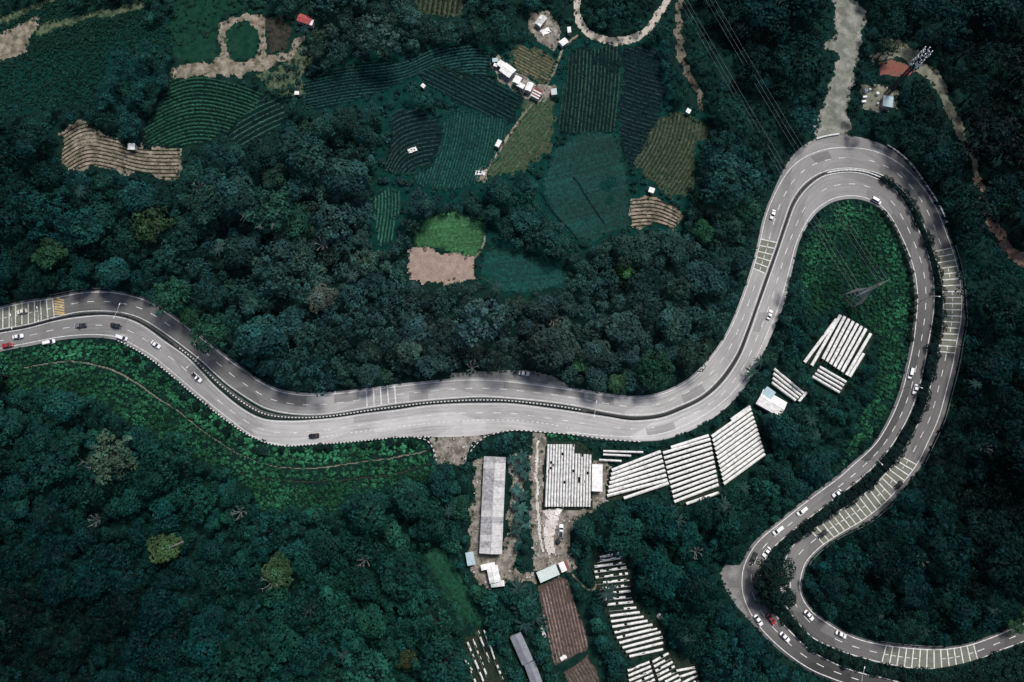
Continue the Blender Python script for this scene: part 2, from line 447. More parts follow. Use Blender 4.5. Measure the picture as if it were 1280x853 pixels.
kk = (dS > 53.6) & (dS < 58.6)
patch_ = ribbon('resurfaced_lane', (dL_OUT * .97 + dL_DASH * .03)[kk], (dL_OUT * .04 + dL_DASH * .96)[kk], dS[kk], lambda q_: np.full(len(q_), .062), ROAD_Z + .008, 4)
obj('resurfaced_lane', patch_, lower)
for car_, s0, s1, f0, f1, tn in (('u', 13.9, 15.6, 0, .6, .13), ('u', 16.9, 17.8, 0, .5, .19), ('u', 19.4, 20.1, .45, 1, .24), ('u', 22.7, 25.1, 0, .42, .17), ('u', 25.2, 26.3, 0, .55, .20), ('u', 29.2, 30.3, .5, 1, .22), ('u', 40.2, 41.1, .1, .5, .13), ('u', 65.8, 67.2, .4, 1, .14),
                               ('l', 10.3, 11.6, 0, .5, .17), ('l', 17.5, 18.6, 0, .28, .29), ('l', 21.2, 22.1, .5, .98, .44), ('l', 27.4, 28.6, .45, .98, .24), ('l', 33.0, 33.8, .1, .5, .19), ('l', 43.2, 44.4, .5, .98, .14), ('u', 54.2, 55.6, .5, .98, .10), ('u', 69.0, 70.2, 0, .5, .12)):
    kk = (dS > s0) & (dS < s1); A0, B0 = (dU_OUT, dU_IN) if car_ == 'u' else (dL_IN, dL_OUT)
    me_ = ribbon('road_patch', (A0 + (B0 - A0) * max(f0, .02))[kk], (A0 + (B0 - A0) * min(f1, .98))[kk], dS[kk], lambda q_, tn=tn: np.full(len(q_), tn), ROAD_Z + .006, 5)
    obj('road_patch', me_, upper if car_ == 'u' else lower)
# painted markings -------------------------------------------------------------
def strip_np(P, w, z):
    """quads along a world polyline"""
    P = np.asarray(P, float); t = np.gradient(P[:, :2], axis=0)
    n = np.stack([-t[:, 1], t[:, 0]], -1); n /= np.maximum(np.linalg.norm(n, axis=1, keepdims=True), 1e-9)
    a_ = P[:, :2] + n * w / 2; b_ = P[:, :2] - n * w / 2
    V = np.empty((len(P) * 2, 3)); V[0::2, :2] = a_; V[1::2, :2] = b_
    V[:, 2] = height(V[:, 0], V[:, 1]) + z
    i = np.arange(len(P) - 1) * 2
    return V, np.stack([i + 1, i + 3, i + 2, i], -1)
def resample(P, step):
    P = np.asarray(P, float); d = np.concatenate([[0], np.cumsum(np.linalg.norm(np.diff(P, axis=0), axis=1))])
    n = max(2, int(d[-1] / step) + 1); q = np.linspace(0, d[-1], n)
    return np.stack([np.interp(q, d, P[:, k]) for k in range(P.shape[1])], -1)
def merge(parts):
    V, F, o = [], [], 0
    for v, f in parts: V.append(v); F.append(f + o); o += len(v)
    return np.vstack(V), np.vstack(F)
def dashes(P, dash, period, w, z, skip=None):
    P = resample(P, .5); out = []; n = int(dash / .5) + 1; k = int(period / .5)
    for i in range(0, len(P) - n, k):
        if skip is not None and skip(P[i + n // 2]): continue
        if random.random() < .04: continue
        out.append(strip_np(P[i:i + n], w, z))
    return merge(out)
W = lambda A: unproj(A[:, 0], A[:, 1])
MARK_Z = .125
def mark(name, vf, parent, m='paint'):
    return obj(name, np_mesh(name, vf[0], vf[1], M[m]), parent)
sel = lambda A, a_, b_: A[(dS >= a_) & (dS <= b_)]
HATCH = [(0.3, 4.0), (17.95, 18.95), (35.05, 36.3), (48.6, 53.6), (58.0, 62.9), (71.9, 75.2)]
hatch_at = lambda p: False
def in_hatch(s): return any(a_ <= s <= b_ for a_, b_ in HATCH)
mark('edge_line', merge([strip_np(W(sel(dU_OUT, 0, 90)), .30, MARK_Z)]), upper)
mark('edge_line', merge([strip_np(W(dU_IN), .28, MARK_Z)]), upper)
mark('edge_line', merge([strip_np(W(dL_IN), .28, MARK_Z)]), lower)
mark('edge_line', merge([strip_np(W(sel(dL_OUT, 0, 16.5)), .30, MARK_Z), strip_np(W(sel(dL_OUT, 24.5, 90)), .30, MARK_Z)]), lower)
def dash_runs(A, zone_free):
    out = []; run = []
    for i in range(len(A)):
        if zone_free and in_hatch(dS[i]):
            if len(run) > 8: out.append(dashes(W(np.array(run)), 3.0, 7.0, .28, MARK_Z))
            run = []
        else: run.append(A[i])
    if len(run) > 8: out.append(dashes(W(np.array(run)), 3.0, 7.0, .28, MARK_Z))
    return merge(out)
mark('lane_dashes', dash_runs(dU_DASH, True), upper)
mark('lane_dashes', dash_runs(dL_DASH, False), lower)
dot = catmull([(402,547),(433,542),(470,537),(520,531),(571,526.5),(610,525.3),(640,525.5),(668,527.5),(698,532.5),(722,539)], 2)
mark('merge_dots', dashes(W(dot), 1.0, 2.0, .35, MARK_Z), lower)
# ladder markings across the outer carriageway, on a khaki coating
for hi, (s0, s1) in enumerate(HATCH):
    k = (dS >= s0) & (dS <= s1)
    o_, i_ = dU_OUT[k], dU_IN[k]
    if hi != 1:
        Wa, Wb = W(o_), W(i_); t = np.linspace(.02, .98, 7)
        V = Wa[:, None] * (1 - t)[None, :, None] + Wb[:, None] * t[None, :, None]
        V[..., 2] = height(V[..., 0], V[..., 1]) + .113
        n = len(o_); a0, b0 = np.meshgrid(np.arange(n - 1), np.arange(6), indexing='ij'); q = (a0 * 7 + b0).ravel()
        obj('road_coating', np_mesh('road_coating', V.reshape(-1, 3), np.stack([q, q + 1, q + 8, q + 7], -1), M['khaki']), upper)
    Wa, Wb = W(o_), W(i_); mid = (Wa + Wb) / 2
    d = np.concatenate([[0], np.cumsum(np.linalg.norm(np.diff(mid, axis=0), axis=1))])
    nb = max(2, int(round(d[-1] / 2.75))); parts = []
    for b_ in range(nb + 1):
        q = d[-1] * b_ / nb
        A_ = np.array([np.interp(q, d, Wa[:, c]) for c in range(3)]); B_ = np.array([np.interp(q, d, Wb[:, c]) for c in range(3)])
        ext = .25 if hi == 1 else 0
        P = A_ + (B_ - A_) * np.linspace(-ext * .5, 1, 8)[:, None]
        parts.append(strip_np(P, .55 if hi == 1 else .42, .135))
        if random.random() < .75 and hi != 1 and b_ < nb:     # short centre bars
            f = .5; q2 = d[-1] * (b_ + .72) / nb
            C1 = A_ + (B_ - A_) * f
            A2 = np.array([np.interp(q2, d, Wa[:, c]) for c in range(3)]); B2 = np.array([np.interp(q2, d, Wb[:, c]) for c in range(3)])
            C2 = A2 + (B2 - A2) * f
            parts.append(strip_np(C1 + (C2 - C1) * np.linspace(.12, .9, 4)[:, None], .26, .135))
    mark('ladder_bars', merge(parts), upper)
# yellow and black hazard chevrons at the end of the first ladder
Wa, Wb = W(np.array([(68, 373.2), (80, 370.8)])), W(np.array([(69, 396.2), (81, 393.4)]))
for c in range(7):
    f0 = c / 7
    p = Wa[0] + (Wb[0] - Wa[0]) * f0; q = Wa[1] + (Wb[1] - Wa[1]) * min(1, f0 + .22)
    mark('hazard_stripe', strip_np(p + (q - p) * np.linspace(0, 1, 6)[:, None], .6, .142), upper, 'yellow')

# ------------------------------------------------------------------ sheets draped on the ground (fields, yards, dirt tracks)
KMAP_M = 90
KW, KH = 1280 + 2 * KMAP_M, 853 + 2 * KMAP_M
KMAP = np.zeros((KH, KW), np.uint8)       # 0 forest 1 road 2 field or bare 3 low bright growth 4 dark low growth
def paint(poly, code, only=None):
    poly = np.asarray(poly, float)
    x0, x1 = int(max(-KMAP_M, poly[:, 0].min() - 1)), int(min(1280 + KMAP_M - 1, poly[:, 0].max() + 1))
    y0, y1 = int(max(-KMAP_M, poly[:, 1].min() - 1)), int(min(853 + KMAP_M - 1, poly[:, 1].max() + 1))
    if x1 <= x0 or y1 <= y0: return
    X, Y = np.meshgrid(np.arange(x0, x1 + 1), np.arange(y0, y1 + 1))
    k = inside(poly, X + .01, Y + .013)
    sub = KMAP[y0 + KMAP_M:y1 + KMAP_M + 1, x0 + KMAP_M:x1 + KMAP_M + 1]
    if only is not None: k &= (sub == only)
    sub[k] = code
def kcode(px, py):
    xi = np.clip(np.round(px).astype(int) + KMAP_M, 0, KW - 1); yi = np.clip(np.round(py).astype(int) + KMAP_M, 0, KH - 1)
    return KMAP[yi, xi]

def wob(x, y, seed, f=.35):
    r = random.Random(seed); v = 0
    for k in range(5):
        a_, ph, ff = r.uniform(0, 6.28), r.uniform(0, 6.28), f * (1.6 ** k)
        v = v + np.sin((x * math.cos(a_) + y * math.sin(a_)) * ff + ph) / (1.25 ** k)
    return v / 2.2
SHEET_Z = [.030]
def drape(name, poly, m, label, rough=1.3, res=.55, code=2, kind='structure', z=None, parent=None, holes=()):
    """irregular sheet lying on the ground, its outline broken up like worn earth"""
    if z is None:
        SHEET_Z[0] += .0007; z = SHEET_Z[0]
    poly = np.asarray(poly, float)
    if code is not None: paint(poly, code)
    if m == 'yard_soil': YARDS.append(poly)
    for h_ in holes: paint(h_, 4)
    Wp = unproj(poly[:, 0], poly[:, 1])
    x0, y0 = Wp[:, :2].min(0) - 2; x1, y1 = Wp[:, :2].max(0) + 2
    xs, ys = np.arange(x0, x1, res), np.arange(y0, y1, res)
    X, Y = np.meshgrid(xs, ys)
    sd = hash_(name + label)
    cx, cy = X + res / 2, Y + res / 2
    k = inside(Wp[:, :2], cx + rough * wob(cx, cy, sd), cy + rough * wob(cx, cy, sd + 1))
    for h_ in holes:
        hp = unproj(*np.asarray(h_, float).T)
        k &= ~inside(hp[:, :2], cx + rough * wob(cx, cy, sd + 2), cy + rough * wob(cx, cy, sd + 3))
    nxx = len(xs)
    jj_, ii_ = np.nonzero(k[:-1, :-1])
    q = jj_ * nxx + ii_
    F = np.stack([q, q + 1, q + 1 + nxx, q + nxx], -1)
    used, inv = np.unique(F, return_inverse=True)
    V = np.stack([X.ravel()[used], Y.ravel()[used]], -1)
    V = np.column_stack([V, height(V[:, 0], V[:, 1]) + z])
    o = obj(name, np_mesh(name, V, inv.reshape(F.shape), M[m], smooth=True), parent)
    tag(o, label, kind=kind)
    return o
YARDS = []
def hash_(s):
    h = 0
    for ch in s: h = (h * 131 + ord(ch)) % 100003
    return h
def ribbon_poly(P, w):
    P = catmull(P, 4); t = np.gradient(P[:, :2], axis=0); n = np.stack([-t[:, 1], t[:, 0]], -1); n /= np.linalg.norm(n, axis=1, keepdims=True)
    w = np.interp(np.linspace(0, 1, len(P)), np.linspace(0, 1, len(w)), w)[:, None] if isinstance(w, (list, tuple)) else w
    return np.vstack([P[:, :2] + n * w / 2, (P[:, :2] - n * w / 2)[::-1]])

# low bright growth first, then fields over it, roads last
paint([(0,440),(60,425),(150,428),(200,466),(270,520),(320,553),(400,556),(520,547),(545,575),(548,600),(470,612),(420,640),(330,640),(300,600),(250,575),(180,545),(120,500),(60,485),(0,500)], 3)
paint([(1030,262),(1060,252),(1092,258),(1120,300),(1138,345),(1140,400),(1130,455),(1108,520),(1085,550),(1050,585),(1065,540),(1090,500),(1100,455),(1098,418),(1050,385),(1008,400),(1000,350),(1005,300)], 3)
paint([(744,556),(832,550),(834,562),(770,588),(742,582)], 4)
paint([(678,540),(722,543),(724,556),(680,555)], 3)
paint([(1200,440),(1215,430),(1210,480),(1195,510),(1186,515)], 3)
paint([(505,300),(530,270),(570,265),(608,275),(612,300),(600,325),(560,312),(520,308)], 3)
paint([(0,20),(60,0),(190,0),(178,30),(100,60),(0,85)], 4)
paint([(0,85),(100,60),(178,30),(215,60),(200,110),(150,140),(90,130),(0,140)], 4)
paint([(860,0),(880,0),(1000,180),(985,195),(945,165),(880,60)], 4)

FARM = [(372,98),(455,68),(540,54),(615,54),(640,52),(720,50),(780,50),(832,55),(850,130),(895,150),(875,185),(872,240),(855,292),(785,294),(745,306),(705,330),(714,354),(640,368),(598,360),(600,322),(612,285),(590,240),(560,262),(520,262),(505,300),(470,315),(460,300),(460,240),(478,140),(430,134),(380,142)]
drape('meadow', FARM, 'teal_soil', 'dark grassy ground joining the hillside crop fields', code=4, rough=2.5)
paint([(600,240),(640,222),(690,195),(676,235),(690,265),(715,297),(700,328),(655,312),(612,290)], 0)
paint([(497,108),(530,90),(560,122),(545,132),(505,130)], 0); paint([(498,245),(540,242),(565,262),(520,278),(503,300)], 0); paint([(828,60),(850,60),(855,130),(835,120)], 0)
drape('field', [(225,-30),(330,-30),(330,10),(285,18),(262,36),(215,56),(212,20)], 'green_soil', 'dark green grass slope above the dirt ring', code=4, rough=2.0)
MEADOW = [(-80,95),(0,84),(100,62),(178,30),(205,20),(216,60),(205,112),(160,140),(90,132),(0,140),(-80,150)]
drape('meadow', MEADOW, 'teal_soil', 'dark teal grassy hillside below the tan earth bank', code=4, rough=2.0)
paint([(140,62),(216,55),(208,112),(165,140),(110,136),(128,100)], 0)
TAN1 = [(75,170),(85,160),(105,151),(118,160),(125,168),(150,172),(160,184),(225,184),(224,224),(200,222),(150,212),(120,210),(85,213),(75,200)]
TER2 = [(213,98),(255,95),(300,105),(332,118),(322,135),(300,150),(288,165),(262,178),(230,183),(180,184),(178,165),(195,140),(210,115)]
SCRUB = [(318,94),(340,88),(362,70),(384,58),(398,72),(376,94),(382,116),(362,124),(338,116)]
TER3 = [(318,127),(345,122),(362,140),(352,158),(325,176),(300,183),(284,172),(300,150)]
CROP4 = [(375,105),(420,85),(455,75),(500,78),(540,61),(590,57),(614,65),(612,95),(575,92),(545,82),(520,95),(500,105),(470,118),(430,130),(380,138)]
CROP4B = [(522,86),(548,84),(575,94),(612,97),(655,122),(640,152),(600,142),(560,122),(530,105)]
CROP5 = [(485,140),(520,134),(548,150),(552,175),(538,205),(510,222),(480,214),(490,180)]
CROP6 = [(552,135),(600,140),(636,150),(632,178),(615,205),(592,232),(560,240),(520,232),(515,222),(540,206),(553,176)]
CROP7 = [(465,245),(482,232),(500,240),(498,270),(490,305),(474,310),(468,280)]
GRASS8 = [(516,300),(535,272),(568,265),(607,280),(605,300),(597,322),(575,317),(545,309),(520,308)]
BARE9 = [(507,313),(520,311),(545,311),(575,318),(592,324),(593,338),(597,342),(596,352),(570,350),(545,354),(530,357),(512,347),(509,330)]
OLIVE10 = [(660,122),(690,118),(694,150),(686,190),(650,214),(612,223),(606,216),(640,168)]
OLIVE11 = [(640,62),(652,56),(690,72),(696,80),(684,104),(672,100),(650,92),(641,80)]
DARK12 = [(712,62),(775,56),(776,110),(771,165),(735,170),(697,166),(703,110)]
DARK13 = [(781,60),(818,58),(832,112),(822,150),(803,198),(785,210),(773,166),(777,110)]
OLIVE14 = [(825,146),(850,140),(888,156),(890,170),(870,180),(866,235),(842,246),(800,218),(793,207),(810,172)]
TEAL15 = [(690,190),(730,166),(771,168),(785,215),(787,282),(762,290),(745,302),(715,297),(690,265),(676,235)]
TAN16 = [(788,248),(820,245),(845,262),(850,275),(845,288),(825,282),(800,287),(788,285)]
TEAL17 = [(600,325),(620,305),(655,315),(700,330),(712,350),(670,365),(625,364),(600,350)]
OLIVE20 = [(512,-8),(580,-10),(576,18),(550,24),(525,15)]
GREEN21 = [(530,690),(548,683),(588,745),(602,782),(577,776),(548,728)]
BROWN22 = [(672,733),(700,722),(709,726),(733,795),(735,812),(693,832)]
BROWN22B = [(706,840),(735,820),(750,853),(755,880),(715,880)]
def row_lines(poly, guide, shift, n=120, z=0.0):
    g = catmull(guide, 1.6); sh = np.asarray(shift, float); out = []
    for k in range(-n, n + 1):
        P = g + sh * k
        ok = inside(poly, P[:, 0], P[:, 1])
        idx = np.nonzero(ok)[0]
        if len(idx) < 4: continue
        for run in np.split(idx, np.nonzero(np.diff(idx) > 1)[0] + 1):
            if len(run) >= 4: out.append(W(P[run]))
    return out
def leaf_quads(C, Nn, size, rng):
    n = len(C)
    Nn = Nn / np.maximum(np.linalg.norm(Nn, axis=1, keepdims=True), 1e-9)
    r = rng.normal(size=(n, 3)); u = np.cross(Nn, r); u /= np.maximum(np.linalg.norm(u, axis=1, keepdims=True), 1e-9)
    w = np.cross(Nn, u)
    s = (size * rng.uniform(.65, 1.4, n))[:, None]; k = rng.uniform(.55, .95, (n, 1))
    V = np.stack([C - u * s * .5, C - w * s * .5 * k, C + u * s * .5, C + w * s * .5 * k], 1)
    return V.reshape(-1, 3)
def quads_mesh(name, V, col):
    F = np.arange(len(V), dtype=np.int32).reshape(-1, 4)
    return np_mesh(name, V, F, M['foliage'], col)
PLOTS = []
def plot(name, poly, m, label, guide=None, shift=None, color=(.02, .07, .05), width=.8, tall=.5, dens=3, label_rows=None, leaf=.55, gaps=.06, var=.35, ridge=None, rough=1.7, holes=()):
    s = drape(name, poly, m, label, rough=rough, holes=holes)
    if guide is None: return s
    C, Cc = [], []
    rows = row_lines(poly, guide, shift)
    RV, RF, RC, ro = [], [], [], 0
    for P in rows:
        Q = resample(P, .6); m_ = len(Q); t = np.gradient(Q[:, :2], axis=0); n = np.stack([-t[:, 1], t[:, 0]], -1); n /= np.maximum(np.linalg.norm(n, axis=1, keepdims=True), 1e-9)
        bare = wob(Q[:, 0], Q[:, 1], hash_(label), .10) ; full = np.where((RNG.random(m_) < gaps) | (bare > 1.0), .10, 1.0) * RNG.uniform(.75, 1.2, m_); full[:int(RNG.integers(0, 4))] = .08; full[m_ - int(RNG.integers(0, 4)):] = .08; drift = (1 + .28 * wob(Q[:, 0], Q[:, 1], hash_(label) + 9, .06))[:, None, None]; w_ = (width * .5 * full)[:, None]; cr_ = RNG.uniform(.8, 1.2)
        Q = Q.copy(); Q[:, :2] += n * RNG.normal(0, .05, (m_, 1)); zg = height(Q[:, 0], Q[:, 1])
        sec_ = [np.column_stack([Q[:, :2] + n * w_ * a_, zg + .06 + tall * h_ * full * RNG.uniform(.7, 1.2, m_)]) for a_, h_ in ((-1, 0), (-.55, .75), (.1, 1), (.65, .7), (1, 0))]
        RV.append(np.stack(sec_, 1).reshape(-1, 3))
        RC.append(np.repeat(np.asarray(color)[None, None] * cr_ * RNG.uniform(1 - var, 1 + var, (m_, 1, 1)) * drift, 5, 1).reshape(-1, 3) * RNG.uniform(.75, 1.25, (m_ * 5, 1)))
        i0, j0 = np.meshgrid(np.arange(m_ - 1), np.arange(4), indexing='ij'); q = ro + (i0 * 5 + j0).ravel(); RF.append(np.stack([q, q + 1, q + 6, q + 5], -1)); ro += m_ * 5
    for P in rows:
        P = resample(P, .42); rt = RNG.uniform(.8, 1.2)
        keep = RNG.random(len(P)) > gaps * (1 + 3 * (np.sin(np.arange(len(P)) * .15 + RNG.uniform(0, 6)) > .9))
        P = P[keep]
        for _ in range(max(1, dens - 2)):
            q = P + np.column_stack([RNG.normal(0, width * .28, len(P)), RNG.normal(0, width * .28, len(P)), RNG.uniform(.15, 1, len(P)) * tall])
            C.append(q); Cc.append(np.asarray(color)[None] * (rt * RNG.uniform(1 - var, 1 + var, (len(P), 1))) * RNG.uniform(.9, 1.1, (len(P), 3)))
    C = np.vstack(C); Cc = np.vstack(Cc); Nn = RNG.normal(0, .5, C.shape) + np.array([0, 0, 1.0])
    LV = leaf_quads(C, Nn, leaf, RNG)
    AV = np.vstack(RV + [LV]); AC = np.vstack(RC + [np.repeat(Cc, 4, 0)])
    AF = np.vstack(RF + [np.arange(len(LV)).reshape(-1, 4) + ro])
    o = obj('crop_or_shade_rows', np_mesh('crop_or_shade_rows', AV, AF, M['foliage'], AC), s)  # crops, but in the tan fields painted furrow shade
    o['kind'] = 'stuff'
    if ridge:
        parts = []
        for P in rows:
            P = resample(P, 1.1); t = np.gradient(P[:, :2], axis=0); n = np.stack([-t[:, 1], t[:, 0]], -1); n /= np.linalg.norm(n, axis=1, keepdims=True)
            w = width * RNG.uniform(.8, 1.15, (len(P), 1)) / 2
            off = [-1, -.45, .45, 1]; hh = [-.05, ridge, ridge, -.05]
            V = np.concatenate([np.column_stack([P[:, :2] + n * w * a_, height(P[:, 0], P[:, 1]) + h_ + RNG.normal(0, .03, len(P))])[:, None] for a_, h_ in zip(off, hh)], 1).reshape(-1, 3)
            i0, j0 = np.meshgrid(np.arange(len(P) - 1), np.arange(3), indexing='ij'); q = (i0 * 4 + j0).ravel()
            parts.append((V, np.stack([q, q + 1, q + 5, q + 4], -1)))
        V, F = merge(parts)
        o = obj('soil_ridges', np_mesh('soil_ridges', V, F, M[m], smooth=True), s); o['kind'] = 'stuff'
    return s
TEAL = (.016, .062, .052)
plot('field', TAN1, 'tan_soil', 'tan terraced field with curved ridges and a small white hut', [(60,215),(85,195),(110,183),(140,187),(180,197),(240,198)], (.4, 4.7), (.030, .032, .018), .55, .3, 3, leaf=.5, gaps=.05)  # dark rows paint the shadow lines between the soil ridges
plot('field', TER2, 'dark_soil', 'dark green terraced field beside the dirt ring', [(165,158),(210,132),(250,122),(300,132),(345,150)], (0, 4.7), (.016, .064, .036), .95, .6, 3)
plot('field', TER3, 'dark_soil', 'small green field with diagonal pale rows', [(270,180),(320,150),(370,128)], (2.6, 5.6), (.030, .085, .058), .8, .5, 3)
plot('field', CROP4, 'dark_soil', 'long teal crop field with wavy close rows', [(365,118),(430,105),(500,96),(545,78),(590,70),(625,72)], (.3, 3.8), (.012, .052, .044), .8, .5, 3)
plot('field', CROP4B, 'dark_soil', 'dark crop field with wide diagonal furrows below the white farmhouses', [(515,80),(580,112),(670,158)], (-.9, 5.0), (.008, .036, .031), .9, .5, 3)
plot('field', CROP5, 'dark_soil', 'dark terrace with curved crop rows around a white tarpaulin', [(478,225),(496,190),(520,176),(560,170)], (1.6, 5.0), (.020, .046, .041), .7, .45, 3, gaps=.12)
plot('field', CROP6, 'teal_soil', 'dense teal crop field beside the dark curved terrace', [(575,120),(566,180),(545,250)], (3.6, .4), (.010, .044, .037), .9, .45, 4, leaf=.5)
plot('field', CROP7, 'teal_soil', 'narrow plot of upright pale green rows', [(484,225),(486,260),(478,320)], (4.2, 0), (.022, .072, .052), .8, .45, 3)
plot('field', GRASS8, 'green_soil', 'bright green grass plot above the bare pinkish plot', [(500,300),(620,290)], (0, 2.4), (.026, .086, .035), 1.5, .12, 7, leaf=.5)
plot('field', BARE9, 'pink_soil', 'bare pinkish brown plot in the forest')
plot('field', OLIVE10, 'olive_soil', 'olive green sloping field beside a pale footpath', [(600,232),(640,190),(700,120)], (3.2, 3.0), (.036, .072, .038), .8, .35, 3)
plot('field', OLIVE11, 'olive_soil', 'small olive plot with tan ridges behind the farmhouses', [(640,60),(700,92)], (-1.4, 3.4), (.13, .115, .07), .7, .3, 3, gaps=.08)
plot('field', DARK12, 'dark_soil', 'dark field of close upright rows under the sand road', [(740,40),(736,110),(728,185)], (4.6, 0), (.014, .040, .028), .85, .6, 3, gaps=.1)
plot('field', DARK13, 'dark_soil', 'blackish field with broken crossing rows', [(765,95),(800,108),(840,118)], (-.6, 5.0), (.018, .036, .036), .8, .5, 3, gaps=.25)
plot('field', OLIVE14, 'olive_soil', 'olive brown field with curved upright rows', [(850,130),(838,180),(805,235)], (4.6, 1.2), (.016, .030, .018), .8, .5, 3, gaps=.1)
plot('field', TEAL15, 'teal_soil', 'large smooth teal meadow with a dark ditch across', [(660,250),(800,215)], (0, 2.6), (.0025, .034, .027), 1.7, .10, 6, leaf=.5)
plot('field', TAN16, 'tan_soil', 'tan terraced plot beside a small white hut', [(780,266),(815,264),(840,272),(860,285)], (0, 4.6), (.035, .032, .022), .6, .35, 3, gaps=.06)  # furrow shade painted as dark rows on the tan soil
plot('field', TEAL17, 'teal_soil', 'teal green meadow right of the bare pinkish plot', [(590,345),(720,335)], (0, 2.6), (.003, .036, .028), 1.7, .10, 6, leaf=.5)
plot('field', OLIVE20, 'olive_soil', 'olive field with dark upright rows among the trees', [(545,-20),(538,30)], (6.2, 0), (.010, .018, .012), 1.2, .6, 3)
plot('field', GREEN21, 'green_soil', 'dark green grass strip beside the long grey shed', [(530,680),(600,790)], (2.4, -1.3), (.008, .048, .027), 1.5, .12, 5, leaf=.5)
plot('field', BROWN22, 'brown_soil', 'brown tilled beds below the mint roofed shed', [(684,715),(712,840)], (3.9, -.87), (.135, .100, .088), .62, .25, 1, leaf=.2, gaps=.02, rough=.3)
plot('field', BROWN22B, 'brown_soil', 'second brown tilled bed past the small white post', [(700,820),(740,890)], (4, -1.6), (.10, .082, .066), .7, .2, 1, gaps=.05, leaf=.2, rough=.6)
paint([(668,722),(705,712),(760,850),(700,853)], 2)

drape('ditch', ribbon_poly([(716,222),(727,236),(740,258),(757,282)], [1.6, 2.0, 2.2, 1.6]), 'dark_soil', 'dark ditch running across the large teal meadow', rough=.2, res=.35, z=.22)
drape('ditch', ribbon_poly([(676,240),(690,264),(712,288),(722,300)], [2.0, 2.4, 2.2, 1.6]), 'dark_soil', 'dark ditch along the lower edge of the teal meadow', rough=.2, res=.35, z=.22)
drape('dry_scrub', SCRUB, 'pale_grass', 'pale dry scrub between the dirt ring and crop fields', rough=2.2, code=4)
drape('bare_earth', [(-60,62),(0,42),(28,30),(46,22),(48,35),(40,48),(33,60),(28,68),(0,78),(-60,95)], 'tan_soil', 'tan bare earth bank among dark scrub')
drape('bare_earth', ribbon_poly([(44,42),(75,30),(110,22),(150,12),(180,6)], [10, 9, 8, 11, 9]), 'pale_grass', 'pale dry grass strip along the scrubby bank', code=2, rough=1.6)
drape('dirt_track', [(213,97),(215,86),(235,80),(262,80),(276,72),(275,45),(272,32),(285,24),(305,18),(325,16),(332,26),(332,50),(336,70),(360,62),(376,46),(380,52),(370,66),(352,76),(335,88),(300,96),(255,94)], 'tan_soil', 'tan dirt track ringing a green oval plot', holes=[[(284,40),(292,30),(310,27),(322,38),(325,58),(320,72),(305,78),(290,76),(284,62)]])
drape('field', [(285,41),(293,31),(310,28),(321,38),(324,58),(319,71),(305,77),(291,75),(285,62)], 'green_soil', 'dark green oval plot inside the dirt ring')
drape('field', [(333,22),(352,20),(362,40),(356,60),(340,66),(335,50)], 'dark_brown', 'dark brown bare patch near the red roofed house')
drape('field', [(215,58),(250,45),(270,38),(273,72),(255,78),(222,76)], 'green_soil', 'dark green grass wedge left of the dirt ring')
SANDROAD = [(725,-30),(722,-5),(721,14),(727,33),(742,46),(765,52),(788,50),(806,40),(820,24),(832,3),(845,-25)]
drape('dirt_road', ribbon_poly(SANDROAD, [8, 8, 9, 10, 9, 8, 7]), 'sand_road', 'pale sandy road bending above the dark crop fields', rough=.4)
drape('dirt_road', ribbon_poly([(852,-30),(850,0),(849,30),(852,70),(862,100),(872,114),(877,140)], [5, 6, 7, 8, 7, 5]), 'mud_road', 'brown mud track running down beside the power lines')
drape('service_road', [(1042,-40),(1064,-40),(1066,0),(1085,14),(1082,28),(1074,48),(1075,72),(1066,95),(1061,128),(1060,172),(1018,175),(1022,150),(1032,120),(1042,95),(1048,70),(1030,62),(1034,52),(1046,45),(1042,15)], 'gravel', 'grey gravel slope road meeting the highway bend')
drape('bare_earth', [(1105,48),(1125,52),(1148,64),(1152,80),(1140,78),(1120,72),(1090,76),(1085,70),(1103,66)], 'grey_scrub', 'pale scrub bank above the red earth cut')
drape('red_earth', [(1098,80),(1115,75),(1135,80),(1146,90),(1138,96),(1118,96),(1100,92)], 'red_earth', 'red earth cut beside the lattice mast')
drape('dirt_track', ribbon_poly([(1148,82),(1166,95),(1180,120),(1193,148),(1205,175),(1216,205),(1224,235)], [16, 15, 12, 9, 7, 6]), 'grey_scrub', 'grey earth track curving down from the mast')
drape('dirt_track', ribbon_poly([(1222,222),(1229,250),(1240,280),(1254,300),(1268,318),(1290,330),(1330,350)], [5, 9, 10, 13, 22, 34]), 'pink_earth', 'reddish earth gully in the dark forest edge')
drape('footpath', ribbon_poly([(722,44),(705,60),(697,78),(690,95),(682,108)], 2.6), 'tan_soil', 'thin pale path from the sand road to the farmhouses', rough=.2, res=.4)
drape('footpath', ribbon_poly([(672,124),(650,150),(630,180),(608,212),(596,222)], 3.0), 'tan_soil', 'pale footpath along the olive sloping field', rough=.2, res=.4)
drape('bare_earth', [(594,214),(604,208),(612,216),(606,228),(593,226)], 'tan_soil', 'tan earth patch at the foot of the olive field')
drape('farmyard', [(612,78),(625,70),(648,92),(680,108),(694,112),(690,122),(672,128),(650,118),(628,104)], 'yard_soil', 'earth farmyard among the white farmhouses')
drape('farmyard', [(662,18),(690,14),(702,40),(692,62),(672,52),(660,35)], 'yard_soil', 'littered pale earth yard above the farmhouses')
drape('dry_scrub', ribbon_poly([(-40,40),(10,22),(50,8),(75,-6)], [5, 7, 6, 5]), 'pale_grass', 'second pale grass strip above the tan earth bank', code=2, rough=1.6)
drape('footpath', ribbon_poly([(30,460),(50,456),(90,452),(120,457),(150,467),(172,480),(196,497),(225,516),(255,540),(290,563),(325,580)], [1.0, 1.4, 2.0, 1.8, 1.0, .8, .8]), 'grey_scrub', 'thin earth path across the bright green slope', rough=.2, res=.4, code=2)
